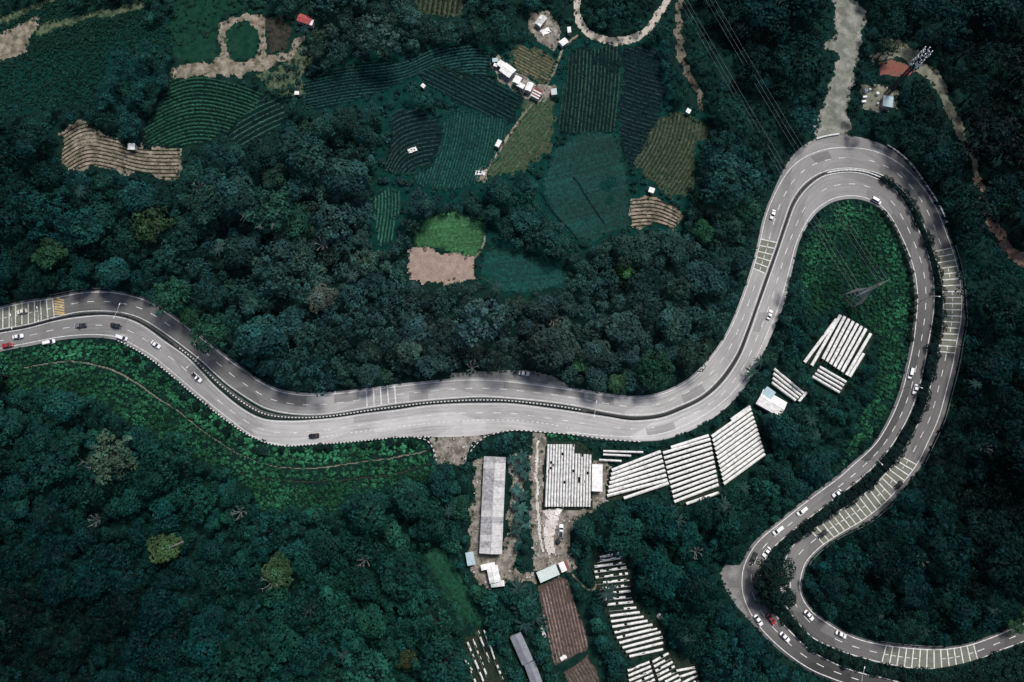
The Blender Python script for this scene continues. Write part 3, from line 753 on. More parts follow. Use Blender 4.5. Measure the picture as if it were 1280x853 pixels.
drape('footpath', ribbon_poly([(325,580),(360,585),(400,585),(450,578),(500,571),(538,563)], [.9, 1.5, 1.5, 1.2]), 'grey_scrub', 'thin earth path on the slope under the highway barrier', rough=.2, res=.4, code=2)
drape('footpath', ribbon_poly([(300,592),(360,602),(430,600),(490,593),(545,578)], [1.0, 1.3, 1.3, 1.0]), 'dark_brown', 'dark earth ledge lower on the slope under the highway', rough=.2, res=.4)
drape('footpath', ribbon_poly([(603,290),(606,300),(600,315),(593,322)], 2.2), 'tan_soil', 'short trodden path in the bright grass plot', rough=.2, res=.4)
drape('junction_apron', [(533,551),(540,556),(546,575),(552,581),(572,581),(582,574),(590,560),(600,550),(612,543),(560,544)], 'yard_soil', 'bare earth junction apron below the highway')
drape('dirt_track', ribbon_poly([(675,535),(672,560),(672,600),(673,640),(676,680),(680,715)], [14, 18, 20, 20, 22, 22]), 'yard_soil', 'dusty farm track between banana plants and crop shelters')
drape('farmyard', [(668,640),(690,634),(730,634),(740,640),(722,650),(712,668),(712,690),(718,712),(700,722),(672,722)], 'yard_soil', 'littered dusty yard above the mint roofed shed', code=2)
drape('bare_earth', ribbon_poly([(692,638),(690,655),(688,672),(690,694)], [13, 10, 11, 7]), 'pale_soil', 'bleached pale earth patch in the dusty yard', code=None)
drape('wheel_track', ribbon_poly([(674,548),(670,580),(671,610),(672,645),(678,690)], [2.2, 3.4, 3.0, 3.4, 2.4]), 'pale_soil', 'pale worn wheel track along the dusty farm track', rough=.5, res=.4, code=None)
drape('farmyard', [(592,574),(607,572),(605,690),(632,690),(638,600),(636,574),(650,565),(655,600),(648,690),(642,712),(668,715),(670,728),(640,724),(610,738),(596,730),(584,705),(590,640)], 'yard_soil', 'earth yard round the long grey shed')
drape('bare_earth', [(735,580),(760,575),(760,625),(738,640)], 'yard_soil', 'earth bank beside the upright plastic shelters')
drape('footpath', ribbon_poly([(716,718),(725,728),(735,738),(744,735),(745,727)], 2.4), 'tan_soil', 'hooked pale path beside the brown beds', rough=.15, res=.4)
drape('roadside_apron', [(929,703),(920,707),(908,706),(901,717),(905,733),(914,748),(930,768),(945,784),(950,780),(935,758),(928,738),(928,715)], 'worn_asphalt', 'grey lay-by on the outside of the hairpin', rough=.3)
drape('lay_by', [(560,478),(565,467),(600,465),(660,463),(690,470),(712,484),(690,487),(640,481),(600,478)], 'worn_asphalt', 'grey lay-by pavement above the highway', rough=.3)
def road_paint():
    for i in range(NS - 1):
        paint([U_PAV[i], U_PAV[i + 1], L_PAV[i + 1], L_PAV[i]], 5)
    for i in range(NS - 1):
        paint([U_PAV[i], U_PAV[i + 1], U_MED[i + 1], U_MED[i]], 1)
        paint([L_PAV[i], L_PAV[i + 1], L_MED[i + 1], L_MED[i]], 1)
road_paint()

# ------------------------------------------------------------------ median and barriers
k = dS < 43.2
A_, B_ = dU_IN[k] * .72 + dL_IN[k] * .28, dU_IN[k] * .28 + dL_IN[k] * .72
def kerb(name, A, B, m, h_, label, kind='structure'):
    Wa, Wb = W(A), W(B); n = len(A)
    lv = lambda P, z: np.column_stack([P[:, :2], height(P[:, 0], P[:, 1]) + z])
    V = np.concatenate([lv(Wa, .0)[:, None], lv(Wa, h_)[:, None], lv(Wb, h_)[:, None], lv(Wb, .0)[:, None]], 1).reshape(-1, 3)
    i0, j0 = np.meshgrid(np.arange(n - 1), np.arange(3), indexing='ij'); q = (i0 * 4 + j0).ravel()
    return tag(obj(name, np_mesh(name, V, np.stack([q, q + 1, q + 5, q + 4], -1), m)), label, kind=kind)
kerb('median', A_, B_, M['kerb'], .24, 'narrow raised median strip between the two carriageways')
k = dS >= 43.2
kerb('median', dU_IN[k] * .86 + dL_IN[k] * .14, dU_IN[k] * .14 + dL_IN[k] * .86, M['ground'], .24, 'wide planted median strip with dark shrubs')
def striped(name, P, label, zb, block=.72, wd=.42, h_=.75, mats=('black', 'whitep')):
    P = resample(W(P), block); mb = MB()
    for i in range(len(P) - 1):
        c = (P[i] + P[i + 1]) / 2; d = P[i + 1] - P[i]
        mb.box((c[0], c[1], float(height(c[0], c[1])) + zb + h_ / 2), (np.linalg.norm(d) * 1.02, wd * (1 if i % 2 else .93), h_ * (1 if i % 2 else .97)), math.atan2(d[1], d[0]), i % 2)
    return tag(mb.build(name, [M[mats[0]], M[mats[1]]]), label, 'barrier')
medc = (dU_IN + dL_IN) / 2
striped('median_barrier', sel(medc, 9.4, 25.0), 'black and white striped barrier along the narrow median', .1)
striped('median_barrier', sel(medc, 25.2, 40.2), 'median barrier blackened by painted shadow, sweeping through the bend', .1, 2.4, .6, .8, ('black', 'black'))  # steel rail drawn solid black, its dark shadows put into the colour
striped('median_barrier', sel(medc, 0, 9.2), 'dark median barrier beside the first ladder markings', .1, 2.4, .5, .7, ('black', 'dark_steel'))
striped('road_barrier', sel(dL_PAV, 7.0, 20.2) , 'black and white striped barrier above the bright green slope', -.02, .72, .4, .8)
striped('road_barrier', sel(dL_MED * .75 + dU_MED * .25, 40.3, 47.0), 'pale striped barrier round the inside of the arch', .1, 1.0, .6, .7, ('steel', 'whitep'))
striped('road_barrier', edge_pts(dU_PAV, dU_IN, np.full(len(dU_PAV), 1.5))[(dS > 43.5) & (dS < 47.6)], 'pale striped barrier on the outer rim of the arch', 0, 1.0, .6, .8, ('steel', 'whitep'))
striped('road_barrier', catmull([(520.5,547.5),(533,550.5),(541,560),(546,577)], 2), 'short curved striped barrier at the earth junction', 0, .95, .4, .8)
striped('road_barrier', catmull([(580,577),(588,565),(598,553),(610,545),(640,538.5),(680,540.5),(720,544),(760,549.5),(800,552.5)], 2), 'low striped barrier running above the plastic shelters', 0, .95, .35, .7)
striped('road_barrier', catmull([(1020,174.5),(1028,172),(1038,170),(1048,168.5)], 2), 'short white wall where the gravel road meets the highway', 0, 1.2, .7, .9, ('whitep', 'whitep'))
def guard(P, label):
    Pw = resample(W(P), 2.0); root = empty('guard_rail', Vector(Pw[0])); tag(root, label, 'guard rail')
    o = Pw[0]; mb = MB()
    mb.tube([tuple(p - o + np.array([0, 0, .75])) for p in Pw], .16, 4)
    mb.build('rail', M['steel'], root)
    pm = MB(); pm.box((0, 0, .36), (.14, .14, .8)); me = pm.mesh('post', M['steel'])
    for p in Pw: obj('post', me, root, tuple(p - o))
off = lambda A, d: edge_pts(A, dU_IN, np.full(len(A), d))
guard(off(dU_PAV, 1.5)[(dS > 48.5) & (dS < 58)], 'long steel guard rail outside the far ladder markings')
guard(off(dU_PAV, 1.5)[(dS > 59.3) & (dS < 64.5)], 'steel guard rail along the road into the hairpin')
guard(off(dU_PAV, 1.5)[(dS > 71.6) & (dS < 74)], 'steel guard rail above the hairpin ladder markings')
guard(off(dU_PAV, 1.2)[(dS > 3.9) & (dS < 6.2)], 'steel guard rail past the hazard stripes')
guard(catmull([(300,461),(309,467),(318,474)], 2), 'short steel guard rail beside forest shade')

# ------------------------------------------------------------------ plastic rain shelters over the crop beds
post_me = {}
def post_mesh(h_):
    k_ = round(h_, 1)
    if k_ not in post_me:
        mb = MB(); mb.box((0, 0, k_ / 2), (.1, .1, k_)); post_me[k_] = mb.mesh('post', M['wood'])
    return post_me[k_]
def strip_roof(root, a_, b_, wpx, top=2.1, torn=0.0, m='plastic', name='roof_strip'):
    """one long film-covered arch with four posts, between two pixels"""
    A = unproj(*a_, top); B = unproj(*b_, top); o = np.array(root.location)
    w = wpx * mpp(*a_) / 2; n = max(4, int(np.linalg.norm(B - A) / (1.1 if torn else 2.2)))
    d = (B - A)[:2]; d /= np.linalg.norm(d); nn = np.array([-d[1], d[0], 0])
    off_ = [-1, -.55, 0, .55, 1]; zz = [-.34, -.07, .06, -.07, -.34]
    V = []
    for i in range(n + 1):
        c = A + (B - A) * i / n; sag = .07 * math.sin(i * 2.1) + random.gauss(0, .025)
        wj = w * random.uniform(.95, 1.04)
        for q, z in zip(off_, zz): V.append(c - o + nn * q * wj + np.array([0, 0, z + sag]))
    F = []
    for i in range(n):
        hole = random.random() < torn
        for j in range(4):
            if hole and j and random.random() < .85: continue
            if torn and j and random.random() < torn * .25: continue
            q = i * 5 + j; F.append((q, q + 1, q + 6, q + 5))
    if len(F) < 3: return
    me = bpy.data.meshes.new(name); me.from_pydata([tuple(v) for v in V], [], F); me.materials.append(M[m]); me.update()
    s = obj(name, me, root)
    for f in (.04, .96):
        for sgn in (-.85, .85):
            c = A + (B - A) * f + nn * sgn * w
            g = float(height(c[0], c[1])); h_ = c[2] - g - .26
            obj('post', post_mesh(h_), s, (c[0] - o[0], c[1] - o[1], g - o[2]))
    return s
def shelter(label, strips, wpx, poly, top=2.1, torn=0.0, group=None, tornf=None, m='plastic'):
    c = np.mean([s[:2] for s in strips] + [s[2:] for s in strips], axis=0)
    root = empty('crop_shelter', pt(*c)); tag(root, label, 'crop shelter', group)
    for i, s in enumerate(strips):
        strip_roof(root, s[:2], s[2:], wpx, top, torn if tornf is None else tornf(i, len(strips)), m)
    if poly is not None:
        drape('crop_bed', poly, 'gap', 'dark soil beds under ' + label, rough=.3)
    return root
def lerp_strips(A0, A1, B0, B1, n):
    A0, A1, B0, B1 = map(np.array, (A0, A1, B0, B1))
    return [(*(A0 + (A1 - A0) * i / (n - 1)), *(B0 + (B1 - B0) * i / (n - 1))) for i in range(n)]
s1 = [(685.5 + 3.5 * i, 555.5 if i < 10 else 567 + .3 * (i - 10), 682.5 + 3.62 * i, 633.5) for i in range(16)]
shelter('block of upright white plastic strips beside the dusty farm track', s1, 2.75, [(682,552),(722,552),(742,566),(741,637),(678,637)], torn=.02)
shelter('row of slanting white plastic strips next to the white flat roof', lerp_strips((765, 588), (759, 620), (826, 564.5), (834.5, 600), 7) + [(780, 623, 836, 604)], 3.8, [(760,588),(827,562),(838,606),(780,626),(757,624)])
shelter('middle block of slanting white plastic strips', [(839, 559.5, 886, 544.5)] + lerp_strips((829, 566.5), (843, 627.5), (888, 549), (898.5, 606), 11) + [(858, 630, 899, 616)], 3.6, [(828,562),(888,542),(901,616),(858,632),(842,632)])
shelter('upper block of slanting white plastic strips ending near the white house', [(914, 525, 938, 508)] + lerp_strips((890, 546), (905, 605), (939, 511), (956.5, 567.5), 12), 3.75, [(888,544),(914,524),(938,505),(959,568),(906,609)])
shelter('three short white plastic strips above the slanting blocks', [(754, 564, 804, 565.5), (754, 568.3, 789, 570), (749, 575, 777, 576.5)], 2.6, None)
shelter('large tilted block of white plastic strips inside the highway bend', [(1046, 399, 1006, 453), (1051, 394, 1015, 457)] + lerp_strips((1056.5, 395.5), (1083, 411), (1029, 449), (1053, 465), 6) + [(1089, 417, 1058.5, 469), (1080, 442, 1062.5, 471)], 3.8, [(1050,392),(1092,416),(1086,440),(1064,474),(1030,452),(1014,460),(1003,453)])
shelter('small block of white plastic strips below the large tilted block', lerp_strips((1025, 458.5), (1016, 470.5), (1058, 477.5), (1050, 490.5), 4), 3.3, [(1024,456),(1061,477),(1050,494),(1013,471)])
shelter('small block of white plastic strips touching the white house', lerp_strips((968, 461), (965, 478), (1005, 491.5), (995, 500.5), 4) + [(1008.5, 490.5, 999, 502)], 3.3, [(968,458),(1011,490),(999,504),(962,480)])
lc = catmull([(750,697),(743,711),(748,733),(760,760),(766,785),(775,805),(787,821)], 1.0); rc = catmull([(774,692),(781,703),(787,726),(791,752),(806,773),(827,792),(829,812)], 1.0)
q = np.linspace(0, 1, 20); lc = lc[(q * (len(lc) - 1)).astype(int)]; rc = rc[(q * (len(rc) - 1)).astype(int)]
shelter('long ladder of torn white plastic strips beside the brown beds', [(*lc[i], *rc[i]) for i in range(20)], 3.1, [(745,690),(778,688),(790,722),(795,752),(832,790),(832,815),(787,826),(770,805),(755,760),(740,715)], torn=.1, tornf=lambda i, n: .30 if i < 11 else .05)
shelter('block of worn white plastic strips at the foot of the long ladder', lerp_strips((785, 839), (790, 876), (812, 828), (822, 861), 7) + lerp_strips((816, 828), (827, 862), (836, 817), (851, 850), 7) + lerp_strips((846, 839), (857, 862), (869, 835), (873, 850), 4), 3.0, [(783,836),(838,812),(872,832),(876,870),(790,890)], torn=.12)
shelter('scattered remains of plastic strips near the weathered steel shed', [(584, 803, 604, 852), (591, 799, 609, 847), (597, 789, 612, 828), (581, 825, 590, 838), (605, 788, 628, 850), (588, 838, 597, 860)], 2.6, [(580,800),(600,785),(634,850),(630,870),(595,872)], torn=.5, m='plastic_old')
shelter('few broken plastic strips above the torn ladder', [(752, 681, 765, 677), (754, 685, 764, 682), (757, 689, 770, 686)], 2.0, None, torn=.3)

# ------------------------------------------------------------------ farm buildings
def building(name, label, cat, cpx, size, ang, wall_h=2.6, roof='gable', mats=('white_roof',), wall='wall', pitch=.22, panel=1.15, overhang=.35, windows=2, group=None):
    """cpx roof centre, size (long, short) and angle of the long side, in the photograph's pixels"""
    c = unproj(*cpx, wall_h); s = mpp(*cpx); L_, Wd = size[0] * s, size[1] * s
    g = float(height(c[0], c[1]))
    a2 = np.array(cpx) + np.array([math.cos(math.radians(ang)), math.sin(math.radians(ang))]) * 10
    d = unproj(*a2, wall_h) - c
    u_ = np.array([math.cos(math.radians(ang)), math.sin(math.radians(ang))]); v_ = np.array([-u_[1], u_[0]])
    paint([np.array(cpx) + u_ * (size[0] / 2 + 2) * a_ + v_ * (size[1] / 2 + 2) * b_ for a_, b_ in ((-1, -1), (1, -1), (1, 1), (-1, 1))], 2, only=0)
    root = empty(name, (c[0], c[1], g), math.atan2(d[1], d[0])); tag(root, label, cat, group)
    wl, ww = L_ - overhang * 1.2, Wd - overhang * 1.2
    mb = MB(); mb.box((0, 0, wall_h / 2 - .2), (wl, ww, wall_h + .4))
    rise = Wd / 2 * pitch
    if roof == 'gable':
        for sx in (-1, 1):
            mb.face([(sx * wl / 2, -ww / 2, wall_h), (sx * wl / 2, ww / 2, wall_h), (sx * wl / 2, 0, wall_h + rise * .9)])
    mb.build('wall', M[wall], root)
    n = max(2, int(round(L_ / panel))); pw = L_ / n
    sides = (-1, 1) if roof == 'gable' else (1,)
    meshes = {}
    for si, sd in enumerate(sides):
        run = Wd / 2 if roof == 'gable' else Wd
        for i in range(n):
            mk = random.choice(mats) if not isinstance(mats[0], tuple) else random.choice(mats[si % 2])
            key = (mk, roof)
            if key not in meshes:
                pm = MB(); ln = math.hypot(run, rise if roof == 'gable' else Wd * pitch * .5); nr = 4
                for r_ in range(nr):            # corrugations
                    x0, x1 = -pw / 2 + pw * .99 * r_ / nr, -pw / 2 + pw * .99 * (r_ + 1) / nr; xm = (x0 + x1) / 2
                    pm.face([(x0, 0, 0), (xm, 0, .05), (xm, ln, .05), (x0, ln, 0)]); pm.face([(xm, 0, .05), (x1, 0, 0), (x1, ln, 0), (xm, ln, .05)])
                pm.face([(-pw / 2, 0, -.04), (-pw / 2, ln, -.04), (pw / 2 * .98, ln, -.04), (pw / 2 * .98, 0, -.04)])
                pm.face([(-pw / 2, 0, -.04), (pw / 2 * .98, 0, -.04), (pw / 2 * .98, 0, .0), (-pw / 2, 0, 0)])
                meshes[key] = pm.mesh('roof_panel', M[mk])
            p = obj('roof_panel', meshes[key], root)
            x = -L_ / 2 + pw * (i + .5); jz = random.uniform(0, .035)
            if roof == 'gable':
                th = math.atan2(rise, run)
                p.location = (x, sd * run, wall_h - .02 + jz)
                p.rotation_euler = (th, 0, math.pi if sd > 0 else 0) if sd < 0 else (th, 0, math.pi)
            else:
                th = math.atan2(Wd * pitch * .5, Wd)
                p.location = (x, -Wd / 2, wall_h + .03 + jz); p.rotation_euler = (th, 0, 0)
    if roof == 'gable':
        mb = MB(); mb.box((0, 0, wall_h + rise + .05), (L_, .35, .1)); mb.build('ridge_cap', M[mats[-1] if not isinstance(mats[0], tuple) else mats[-1][-1]], root)
    else:
        mb = MB()
        for sx in (-1, 1): mb.face([(sx * wl / 2, -ww / 2, wall_h), (sx * wl / 2, ww / 2, wall_h), (sx * wl / 2, ww / 2, wall_h + ww * pitch * .5)])
        mb.face([(-wl / 2, ww / 2, wall_h), (wl / 2, ww / 2, wall_h), (wl / 2, ww / 2, wall_h + ww * pitch * .5), (-wl / 2, ww / 2, wall_h + ww * pitch * .5)])
        mb.build('gable_wall', M[wall], root)
    mb = MB(); mb.box((-wl * .22, -ww / 2 - .03, 1.0), (.9, .08, 2.0)); mb.build('door', M['wood'], root)
    for i in range(windows):
        mb = MB(); mb.box((wl * (.08 + .3 * i), -ww / 2 - .03, 1.5), (min(.9, wl * .2), .07, .8))
        mb.build('window', M['glass'], root)
    return root
building('long_shed', 'very long grey sheet-roofed shed beside the banana plants', 'shed', (616, 631), (117, 27.5), 92.5, 3.0, mats=(('grey_roof', 'grey_roof', 'pale_roof'), ('pale_roof', 'pale_roof', 'grey_roof')), pitch=.28, panel=2.3, wall='wood', windows=2)
building('house', 'white roofed house with a blue roofed lean-to near plastic strips', 'house', (964.5, 504), (33, 21), 31, 3.0, mats=('white_roof',), windows=2)
building('lean_to', 'small blue grey roof against the white roofed house', 'shed', (961, 491.5), (13, 11), 38, 3.3, 'mono', ('teal_roof',), windows=1)
building('packing_shed', 'white flat roof beside the upright plastic strips', 'shed', (746.5, 597.5), (33, 13), 91, 2.8, 'mono', ('white_roof',), pitch=.08, windows=1)
building('shed', 'mint green roofed shed at the head of the brown beds', 'shed', (685, 717), (26, 13.5), -24, 2.7, 'mono', ('green_roof',), pitch=.12, windows=1)
building('shed', 'small pale patched roof beside the mint green shed', 'shed', (705, 708), (11, 12), -24, 2.4, 'mono', ('plastic_old', 'rust_roof', 'white_roof'), windows=0)
building('shed', 'pale blue roofed hut below the long grey shed', 'hut', (588, 698.5), (16, 10), 80, 2.4, 'mono', ('teal_roof',), windows=1)
building('house', 'cluttered white roofed house below the long grey shed', 'house', (617, 718), (20, 14), 78, 2.7, mats=('white_roof', 'plastic_old', 'white_roof'), windows=1)
building('shed', 'cream curved-edge roof beside the cluttered house', 'shed', (610, 708), (18, 7), -12, 2.9, 'mono', ('white_roof',), windows=0)
building('shed', 'small white patched annex of the cluttered house', 'shed', (622, 730), (17, 7), -6, 2.2, 'mono', ('plastic_old', 'white_roof', 'teal_roof'), windows=0)
building('steel_shed', 'weathered grey steel shed with a stepped roof', 'shed', (652, 811), (36, 15), 66, 2.8, mats=('steel_roof',), panel=1.6, windows=1)
building('steel_shed', 'lower weathered steel shed continuing the stepped roof', 'shed', (668, 846), (34, 14), 70, 2.5, mats=('steel_roof',), panel=1.6, windows=1)
building('house', 'red roofed house near the dirt ring', 'house', (380.5, 24), (17, 10.5), 20, 2.7, mats=('red_roof',), windows=2)
building('lean_to', 'white lean-to on the red roofed house', 'shed', (389.5, 28.5), (8, 4), 110, 2.2, 'mono', ('white_roof',), windows=0)
building('farmhouse', 'largest white roofed farmhouse in the farmyard', 'house', (634.5, 88), (16.5, 14), 38, 3.0, mats=('white_roof',), windows=2)
building('shed', 'square white hut touching the largest farmhouse', 'hut', (626, 80), (8, 8), 38, 2.5, 'mono', ('white_roof',), windows=0)
building('shed', 'small pale blue hut at the upper end of the farmyard', 'hut', (619, 75.5), (7, 5), 0, 2.3, 'mono', ('teal_roof',), windows=0)
building('shed', 'tiny white hut at the edge of the teal crops', 'hut', (619.5, 81.5), (5, 4), 20, 2.0, 'mono', ('white_roof',), windows=0)
building('farmhouse', 'white farmhouse in the middle of the farmyard', 'house', (646.5, 100), (10, 9), -60, 2.8, mats=('white_roof',), windows=1)
building('shed', 'low white shed joined to the middle farmhouse', 'shed', (651, 107), (10, 6), 30, 2.4, 'mono', ('white_roof',), windows=0)
building('farmhouse', 'white farmhouse joined to the rust brown roof', 'house', (661.5, 108.5), (12, 8), -66, 2.8, mats=('white_roof',), windows=1)
building('shed', 'rust brown slatted roof at the lower end of the farmyard', 'shed', (671, 117), (13, 11), -60, 2.5, 'mono', ('rust_roof', 'white_roof', 'rust_roof'), panel=.7, windows=0)
building('hut', 'square pale hut standing alone beside the thin path', 'hut', (692.5, 115), (8.5, 6.8), 85, 2.4, 'mono', ('green_roof',), windows=1)
building('hut', 'white hut where the thin path leaves the sand road', 'hut', (704.5, 52.5), (10, 8), -32, 2.5, mats=('white_roof',), windows=1)
building('hut', 'narrow white hut beside the sand road bend', 'hut', (711.5, 37.5), (8, 4.5), 84, 2.4, 'mono', ('white_roof',), windows=0)
building('hut', 'pale pink roofed hut in the littered yard', 'hut', (676, 26), (15, 9), -50, 2.5, mats=('plastic_old', 'white_roof', 'pale_roof'), windows=1)
building('hut', 'small white hut on the tan terraced field', 'hut', (164.5, 183.5), (9, 8), 0, 2.2, 'mono', ('white_roof',), windows=0)
building('hut', 'white hut beside the path along the dense teal crops', 'hut', (623, 179.5), (9.5, 5.5), -62, 2.3, 'mono', ('white_roof',), windows=0)
building('hut', 'tiny white hut at the top of the olive brown field', 'hut', (860.5, 139), (6, 5.5), -60, 2.2, 'mono', ('white_roof',), windows=0)
building('hut', 'small white hut above the tan terraced plot', 'hut', (814.5, 238), (7, 6.5), 20, 2.3, 'mono', ('white_roof',), windows=0)
building('hut', 'tiny white shelter among the dark shrubs by the wavy crops', 'hut', (529, 107.5), (5.5, 4.5), 40, 2.0, 'mono', ('white_roof',), windows=0)
building('hut', 'tiny white hut at the corner of the long teal field', 'hut', (371, 116.5), (5.5, 4.5), 0, 2.0, 'mono', ('white_roof',), windows=0)
building('equipment_cabin', 'pale blue equipment cabin at the foot of the lattice mast', 'cabin', (1110, 127), (15, 12), 94, 2.8, 'mono', ('teal_roof',), pitch=.06, windows=0)
# crumpled white tarpaulins
def tarp(px, py, w, h_, ang, label):
    s = mpp(px, py); c = pt(px, py); n = 6; V = []; F = []
    for j in range(n + 1):
        for i in range(n + 1):
            x, y = (i / n - .5) * w * s, (j / n - .5) * h_ * s
            r_ = 1 + random.uniform(-.12, .12)
            V.append((x * r_, y * r_, .35 + random.uniform(-.16, .2)))
    for j in range(n):
        for i in range(n):
            if random.random() > .1: q_ = j * (n + 1) + i; F.append((q_, q_ + 1, q_ + n + 2, q_ + n + 1))
    me = bpy.data.meshes.new('tarpaulin'); me.from_pydata(V, [], F); me.materials.append(M['plastic']); me.update()
    o = obj('tarpaulin', me, None, c); o.rotation_euler[2] = math.radians(ang); tag(o, label, 'tarpaulin')
tarp(515.5, 188, 11, 6, 20, 'crumpled white tarpaulin in the dark curved terrace')
tarp(600, 217, 12, 6, 0, 'crumpled pale sheet at the foot of the olive field')
tarp(682, 40, 12, 8, 30, 'white sheet spread in the littered yard')
tarp(697, 640, 9, 7, 60, 'white sheet on the bleached earth of the dusty yard')
tarp(679, 790, 4, 16, 20, 'narrow white sheet along the brown beds')
tarp(704, 822, 8, 5, 30, 'small pale sheet at the lower end of the brown beds')

# ------------------------------------------------------------------ lattice mast, tanks, pylon, cables, lamps
def lattice(mb, base, top, h_, levels, r, mi=0):
    prev = None
    for k_ in range(levels + 1):
        f = k_ / levels; w = (base + (top - base) * f) / 2; z = h_ * f
        ring = [(-w, -w, z), (w, -w, z), (w, w, z), (-w, w, z)]
        for i in range(4):
            mb.tube([ring[i], ring[(i + 1) % 4]], r * .7, 4, mi)
            if prev:
                mb.tube([prev[i], ring[i]], r, 4, mi); mb.tube([prev[i], ring[(i + 1) % 4]], r * .7, 4, mi); mb.tube([prev[(i + 1) % 4], ring[i]], r * .7, 4, mi)
        prev = ring
base = pt(1109, 117)
mast = empty('lattice_mast', base, .4); tag(mast, 'dark lattice mast crowned with white antennas', 'mast')
mb = MB(); lattice(mb, 1.9, .9, 31, 15, .14); mb.build('mast_frame', M['dark_steel'], mast)
for lvl, z in enumerate((23.5, 25.5, 27.5, 29.5, 31.2)):
    for a_ in range(6 if lvl != 2 else 4):
        th = a_ * math.pi / 3 + lvl * .4; r_ = 1.9
        am = MB(); am.box((r_ * math.cos(th), r_ * math.sin(th), z), (.3, .42, 1.7), th)
        am.tube([(r_ * .4 * math.cos(th), r_ * .4 * math.sin(th), z), (r_ * math.cos(th), r_ * math.sin(th), z)], .06, 4); am.build('antenna_panel', M['white'], mast)
for th, z in ((2.5, 22), (-.6, 20.8), (4.0, 24.6)):
    am = MB(); P = Vector((1.5 * math.cos(th), 1.5 * math.sin(th), z)); dd = Vector((math.cos(th), math.sin(th), 0))
    am.tube([P - dd * .7, P, P + dd * .22, P + dd * .3], [.12, .3, .75, .72], 12); am.build('dish', M['white'], mast)
def tank(px, py, r_, h_, label, m='white', lying=False):
    c = pt(px, py); root = empty('tank', c, .1); tag(root, label, 'tank')
    mb = MB()
    if lying: mb.tube([(-h_ / 2, 0, r_ + .15), (-h_ / 2 + .2, 0, r_ + .15), (h_ / 2 - .2, 0, r_ + .15), (h_ / 2, 0, r_ + .15)], [r_ * .75, r_, r_, r_ * .75], 14)
    else: mb.tube([(0, 0, -.1), (0, 0, h_ - .25), (0, 0, h_ - .05), (0, 0, h_)], [r_, r_, r_ * .7, r_ * .25], 14)
    mb.build('vessel', M[m], root, smooth=False)
    mb = MB()
    if lying:
        for x in (-h_ * .3, h_ * .3): mb.box((x, 0, .15), (.2, r_ * 1.5, .5))
        mb.build('saddle', M['concrete'], root)
    else:
        mb.tube([(0, 0, h_ - .02), (0, 0, h_ + .12)], r_ * .22, 8); mb.build('lid', M['dark_steel'], root)
tank(1081, 115, .85, 1.8, 'larger upright white tank near the mast')
tank(1086, 113.5, .55, 1.5, 'smaller upright white tank near the mast')
tank(1080, 122.5, .55, 2.0, 'upper lying white cylinder beside the mast yard', lying=True)
tank(1078.5, 128.5, .6, 2.0, 'lower lying white cylinder beside the mast yard', lying=True)
tank(1095.5, 118.5, .75, 1.6, 'upright white tank beside the equipment cabin')
tank(1096, 131, .5, 1.4, 'short white drum below the equipment cabin')
tank(697.5, 677, 1.0, 1.6, 'black water tank in the dusty yard', 'black')
tank(824.5, 770.5, 1.3, 1.0, 'grey round tank alone in the dark woods', 'steel')
drape('gravel_pad', [(1074,108),(1100,106),(1120,112),(1122,138),(1098,140),(1078,136)], 'grey_scrub', 'stony pad under the mast yard')

def pylon(c, rz, label):
    root = empty('pylon', c, rz); tag(root, label, 'pylon', 'power pylons')
    mb = MB(); lattice(mb, 7.0, 1.6, 14, 6, .075); mb.build('tower_frame', M['steel'], root)
    t2 = MB(); lattice(t2, 1.5, .5, 8, 4, .06); t2.build('tower_head', M['steel'], root, (0, 0, 14))
    for z in (14.2, 17.2, 20.2):
        for sx in (-1, 1):
            am = MB(); e = (sx * 5.6, 0, z)
            for s_ in (-.5, .5): am.tube([(sx * .4, s_, z), e], .06, 4); am.tube([(sx * .4, s_, z + 1.0), e], .06, 4)
            arm = am.build('cross_arm', M['steel'], root)
            im = MB(); im.tube([(sx * 5.6, 0, z), (sx * 5.6, 0, z - 1.1)], .1, 6); im.build('insulator', M['white'], arm)
    return root
pc = pt(1066, 374); far = pt(850, 0); fd = (far - pc); fd.z = 0
pc2 = pc + fd.normalized() * 235; pc2.z = float(height(pc2.x, pc2.y))
rz = math.atan2(fd.y, fd.x) - math.pi / 2
pylon(pc, rz, 'grey lattice pylon standing on the green slope inside the bend')
pylon(pc2, rz, 'second lattice pylon at the far end of the power lines')
for z in (14.2, 17.2, 20.2):
    for sx in (-1, 1):
        o_ = Vector((math.cos(rz), math.sin(rz), 0)) * sx * 5.6
        A = pc + o_ + Vector((0, 0, z - 1.1)); B = pc2 + o_ + Vector((0, 0, z - 1.1))
        mb = MB(); mb.tube([tuple(A.lerp(B, t) - Vector((0, 0, 4 * 4.0 * t * (1 - t)))) for t in np.linspace(0, 1, 25)], .022, 4)
        tag(mb.build('power_cable', M['cable']), 'thin grey power cable strung between the pylons', 'cable', 'power cables')

